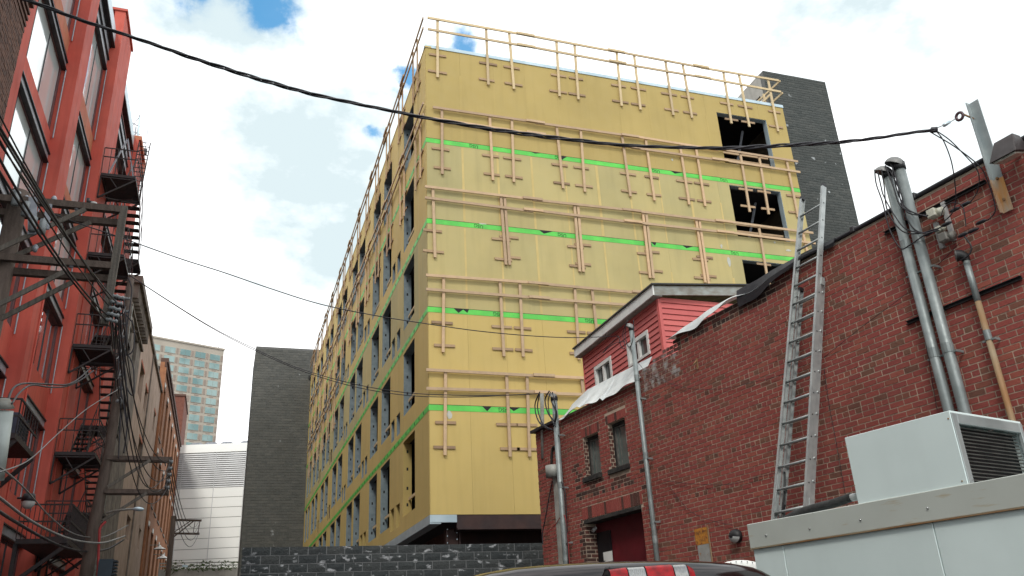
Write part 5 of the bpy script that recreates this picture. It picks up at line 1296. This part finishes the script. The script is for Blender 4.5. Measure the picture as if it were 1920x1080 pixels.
for (x, y) in ((100, 386), (143, 400), (155, 405), (25, 375), (48, 385), (133, 508), (65, 478)):
    p = fa(x, y-6, .02); mb = MB().tube([p, p+V3((0, 0, .08)), p+V3((0, 0, .12))], [.03, .045, .02], 8); mb.build('pin_insulator', steelg, t, True)
for (x, y) in ((48, 392), (62, 420), (30, 372), (80, 425)):
    p = fa(x, y, .18); mb = MB().tube([p-V3((0, 0, .12)), p+V3((0, 0, .12))], .055, 10); mb.build('cutout_fuse', M('grey_glaze', (.25, .27, .28)), t, True)
t2 = thing('utility_pole', 'weathered grey pole beside the fire escape with two dark crossarms and a street lamp', 'utility pole', (-2.9, 22, 0))
MB().tube([(-2.97, 22.1, 0), (-2.90, 22.1, 4.6), (-2.80, 22.1, 6.3), (-2.80, 22.1, 8.5), (-2.86, 22.1, 11.0)], [.18, .14, .12, .10, .08], 14).build('pole', wood, t2, True)
for (a, b) in (((200, 858), (323, 861)), ((196, 921), (316, 922))):
    for o in (.0, -.22): MB().bar(fb(*a)-V3((0, o, 0)), fb(*b)-V3((0, o, 0)), .09, .10).build('crossarm', wood, t2)
for (a, b) in (((203, 914), (282, 864)), ((193, 977), (276, 925))):
    MB().bar(fb(*a)-V3((0, .07, 0)), fb(*b)-V3((0, .07, 0)), .03, .07).build('brace', woodg, t2)
MB().bar(fb(319, 857), fb(311, 924), .08, .07, up=(0, 1, 0)).build('end_rack', wood, t2)
ends2 = []
for i in range(5):
    p = fb(321-i*1.7, 866+i*12, .06); ends2.append(p)
    MB().tube([p-V3((.04, 0, 0)), p, p+V3((.04, 0, 0))], [.05, .03, .05], 8).build('spool_insulator', M('grey_glaze', (.25, .27, .28)), t2, True)
for i in range(9):
    p = fb(238-i*1.9, 560+i*24, .15); MB().tube([p-V3((.07, 0, 0)), p-V3((.03, 0, 0)), p+V3((.03, 0, 0)), p+V3((.07, 0, 0))], [.02, .05, .03, .05], 8).build('spool_insulator', M('grey_glaze', (.25, .27, .28)), t2, True)
MB().tube(smooth([fb(200, 962, .1), fb(215, 958, .4), fb(240, 955, .8), fb(252, 954, .9)]), .025, 8).build('lamp_arm', trimg, t2, True)
rows = []
a, b = fb(250, 954, .9), fb(270, 955, .9)
for i, (tt, r) in enumerate(((0, .03), (.15, .07), (.5, .085), (.85, .06), (1, .02))): c = a.lerp(b, tt); rows.append([c+V3((0, r*math.cos(g), r*.6*math.sin(g))) for g in [j*math.pi/6 for j in range(13)]])
MB().grid(rows).build('lamp_head', flash, t2, True)
MB().tube(smooth([fb(198, 978, .15), fb(188, 990, .2), fb(186, 1010, .2), fb(183, 1080, .2)]), .03, 8).build('red_conduit', redc, t2, True)
t3 = thing('utility_pole', 'thin dark pole with a single outrigger frame in front of the white building', 'utility pole', (-3.2, 60, 0))
MB().tube([(-3.12, 60, 0), (-3.22, 60, 10.3)], [.2, .15], 10).build('pole', wood, t3, True)
for a, b, w_ in (((325, 975), (378, 976), .12), ((320, 1000), (374, 1001), .12), ((324, 1008), (363, 977), .07), ((322, 1001), (357, 977), .05), ((375, 976), (371, 1001), .05), ((366, 976), (362, 1001), .04)):
    MB().bar(fc(*a), fc(*b), w_, w_).build('arm', wood, t3)
MB().tube(smooth([fc(320, 1066), fc(335, 1061), fc(345, 1061)]), .06, 6).build('lamp_arm', trimg, t3, True); MB().bar(fc(342, 1061), fc(352, 1062), .25, .12).build('lamp_head', flash, t3)
# dark finned cabinet at the foot of pole 2
u, z = FB.px((193, 1056), .3)
t = thing('finned_cabinet', 'dark blue grey finned equipment cabinet at the foot of the grey pole', 'cabinet', FB.p(u, z-.4, .3))
a, b = fb(188, 1050, .3), fb(203, 1085, .3)
MB().box((a.x, 21.5, 2.0), (b.x+.08, 21.9, a.z)).build('case', M('dark_blue_case', (.02, .035, .05), None, 4, .5), t)
mb = MB()
for i in range(14): mb.box((b.x+.09, 21.5, a.z-.06-i*.07), (b.x+.16, 21.85, a.z-.03-i*.07))
mb.build('fins', M('dark_blue_case', (.02, .035, .05)), t, kind='stuff')
# ================================================================== OVERHEAD CABLES
B_ = W_(1752, 243, .8); A_ = at((50, 0), 9.0)
d_ = (B_-A_); nrm = V3((d_.y, -d_.x, 0)).normalized()
ctrl = [(-60, -40), (50, 0), (140, 33), (240, 67), (360, 108), (480, 147), (610, 182), (740, 209), (870, 234), (1000, 253), (1125, 268), (1250, 276), (1375, 277), (1500, 271), (1620, 262), (1700, 250), (1752, 243)]
path = smooth([hit(p, A_, nrm) for p in ctrl], 12)
t = thing('twisted_cable', 'thick black twisted service cable sweeping across the sky to the brick wall bracket', 'cable', path[len(path)//2])
Ls = 0; acc = [0]
for i in range(1, len(path)): Ls += (path[i]-path[i-1]).length; acc.append(Ls)
for k in range(3):
    pts = []
    for i, p in enumerate(path):
        dr_ = (path[min(i+1, len(path)-1)]-path[max(i-1, 0)]).normalized(); s1 = dr_.cross(V3((0, 0, 1))).normalized(); s2 = s1.cross(dr_)
        th = acc[i]*2*math.pi/.85+k*2*math.pi/3; rr_ = .0125*(1+.35*math.sin(acc[i]*2.1+k))
        pts.append(p+(s1*math.cos(th)+s2*math.sin(th))*rr_)
    MB().tube(pts, .0105, 6).build('cable_strand', cable, t, True)
MB().tube([B_+V3((0, 0, .02)), W_(1752, 241, .8)+bd*.03, W_(1778, 231, .5), ins+bd*.1], .006, 6).build('support_wire', cablel, t, True)
MB().tube([W_(1770, 235, .55), W_(1780, 229, .45)], .022, 8).build('wedge_clamp', flash, t, True)
MB().tube([W_(1746, 244, .8), W_(1757, 243, .75)], .035, 10).build('cable_clamp', cable, t, True)
# pole one to dormer
E1 = DFs.p(*DFs.px((1160, 628)), .1) if False else hit((1160, 628), DFs.o+DFs.n*.12, DFs.n)
S1 = fa(88, 395, .12)
wire('overhead_cable', 'thin cable from the near pole crossarm over the alley to the red dormer', vplane_pts([(88, 395), (131, 413), (231, 447), (335, 484), (420, 511), (510, 542), (600, 570), (700, 591), (800, 607), (900, 621), (1000, 630), (1080, 633), (1160, 630)], S1, E1), .009, cable, 'overhead cables crossing the alley')
S2 = fb(243, 516, .1); E2 = W_(1012, 738, .15)
for dy, dy2, lb in ((0, 0, 'upper strand of the cable pair from the grey pole to the brick building corner'), (3, 5, 'lower strand of the cable pair from the grey pole to the brick building corner')):
    wire('overhead_cable', lb, vplane_pts([(243, 516+dy*.2), (320, 566+dy*.4), (400, 615+dy*.6), (480, 655+dy), (560, 690+dy), (660, 719+dy2), (760, 736+dy2), (860, 741+dy2*.7), (950, 741), (1012, 738)], S2, E2), .010, cable, 'overhead cables crossing the alley')
wire('drop_cable', 'thin curled drop cables under the hooded conduit by the dormer', smooth([W_(1160, 630, .2), W_(1140, 650, .2), W_(1130, 662, .2), W_(1150, 645, .2), W_(1172, 640, .2)]), .007, cable, 'service cables at the dormer')
for pts in (((1160, 630), (1165, 650), (1172, 652), (1168, 625), (1176, 602)), ((1176, 600), (1172, 625), (1178, 650), (1186, 640), (1188, 600))):
    wire('drop_cable', ('left' if pts[0][0] == 1160 else 'right')+' cable loop hanging from the hooded conduit by the dormer', smooth([W_(*p, .2) for p in pts]), .008, cable, 'service cables at the dormer')
for pts in (((1032, 735), (1028, 752), (1030, 775), (1036, 790), (1042, 800)), ((1036, 737), (1042, 765), (1040, 790))):
    wire('drop_cable', ('long' if pts[0][0] == 1032 else 'short')+' black drip loop under the hooded conduit at the brick wall left end', smooth([W_(*p, .25) for p in pts]), .012, cable, 'service cables at the left end of the brick wall')
# bundle arriving from the upper left at the near rack
inc = [((-20, 205), (205, 560)), ((-20, 228), (203, 572)), ((-20, 262), (200, 590)), ((-20, 240), (210, 556)), ((-20, 290), (198, 600)), ((-20, 178), (218, 566)), ((-20, 215), (150, 480))]
for i, (a, b) in enumerate(inc):
    p = at(a, 7.0+i*.15); q = fa(*b, .12)
    wire('incoming_cable', ['second lowest', 'third lowest', 'lower middle', 'upper middle', 'lowest', 'topmost', 'short'][i]+' black cable running from the upper left down to the near crossarm rack', catenary(p, q, .05+.05*(i % 3), 20), .010 if i % 2 else .014, cable, 'cables from the upper left to the near rack')
for i in range(6):
    a = inspts[i]; b = ends2[i % 5]
    wire('alley_cable', ['topmost', 'second', 'third', 'fourth', 'fifth', 'deepest sagging'][i]+' black cable sagging down the alley to the end rack of the grey pole', catenary(a, b+V3((0, 0, .05*(i//5))), .75+.16*i, 24), .010, cable, 'cables between the alley poles')
for i in range(6):
    a = inspts[(i+2) % 8]; b = fb(236-i*2, 575+i*34, .18)
    wire('alley_cable', ['topmost', 'second', 'third', 'fourth', 'fifth', 'lowest'][i]+' black cable tied from the near rack onto the grey pole shaft', catenary(a, b, .25+.18*(i % 4), 20), .012, cable, 'cables onto the grey pole shaft')
for i in range(4):
    wire('alley_cable', ['topmost', 'second', 'third', 'lowest'][i]+' thin cable from the grey pole arm to the far pole outrigger', catenary(ends2[i], fc(373, 977+i*7), .9+.1*i, 20), .012, cable, 'cables to the far pole')
for i, pts in enumerate((((240, 520), (247, 545), (240, 600), (232, 660), (236, 720), (250, 740), (250, 690), (240, 665)), ((232, 560), (238, 640), (228, 720), (225, 800), (222, 860)), ((228, 600), (222, 690), (232, 760), (238, 800)), ((236, 590), (250, 610), (251, 650), (240, 665), (212, 662)), ((225, 640), (235, 700), (240, 780), (232, 850)))):
    wire('pole_cable', ['long looping', 'straight hanging', 'short lower', 'wide looping', 'innermost'][i]+' tangled black cable running down beside the grey pole shaft', smooth([fb(*p, .22) for p in pts]), .018, cable, 'tangled cables on the grey pole shaft')
# black and bare cables at the lower left
q0_ = at((14, 753), 11.5)
t = thing('service_mast', 'pale service mast top with cable loops at the left edge', 'mast', q0_)
MB().tube([at((4, 770), 11.5), at((-14, 900), 11.4)], .14, 12).build('mast', M('pale_pvc', (.52, .58, .56), None, 3, .5, streak=.2), t, True)
MB().tube([at((5, 764), 11.5), at((7, 748), 11.5)], [.15, .08], 12).build('cap', trimg, t, True)
LBs = ['upper black cable arching from the pale mast over to the fire escape', 'lower black cable arching from the pale mast over to the fire escape']
for pts, r, lb, m in ((((14, 753), (25, 728), (45, 719), (85, 720), (126, 721), (150, 708), (170, 690)), .018, LBs[0], cable), (((22, 757), (38, 735), (60, 722), (95, 726), (125, 724), (152, 712), (175, 695)), .016, LBs[1], cable)):
    wire('drop_cable', lb, smooth([at(p, 11.5+i*1.4) for i, p in enumerate(pts)]), r, m, 'cable loops from the pale mast')
MB_ = [(((-40, 905), (0, 934), (55, 975), (110, 1003), (150, 1015), (190, 1018), (215, 1012), (235, 1005)), 'pale bare cable sagging lowest left towards the stucco wall', cablel, .022),
    (((-40, 930), (0, 960), (40, 985), (80, 1008), (120, 1026), (160, 1034), (200, 1030), (232, 1012)), 'dark cable sagging just under the pale bare cable', cable, .024),
    (((-30, 862), (8, 882), (50, 920), (90, 965), (130, 997), (165, 1007), (200, 1005), (240, 985)), 'thin grey cable sagging above the pale bare cable', cablel, .013),
    (((0, 885), (55, 862), (110, 812), (165, 765), (222, 730)), 'thin bare wire rising from the left edge across the fire escape', cablel, .008)]
for pts, lb, m, r in MB_:
    wire('sagging_cable', lb, smooth([at(p, 9+i*2.0) for i, p in enumerate(pts)]), r, m, 'cables low over the left side of the alley')
for pts in (((60, 0+620), (20, 900)),):
    wire('wall_wire', 'thin vertical black wire on the red wall between two windows', [RP.p(20.6, 9.3, -.33), RP.p(20.6, 8.5, -.33)], .01, cable)
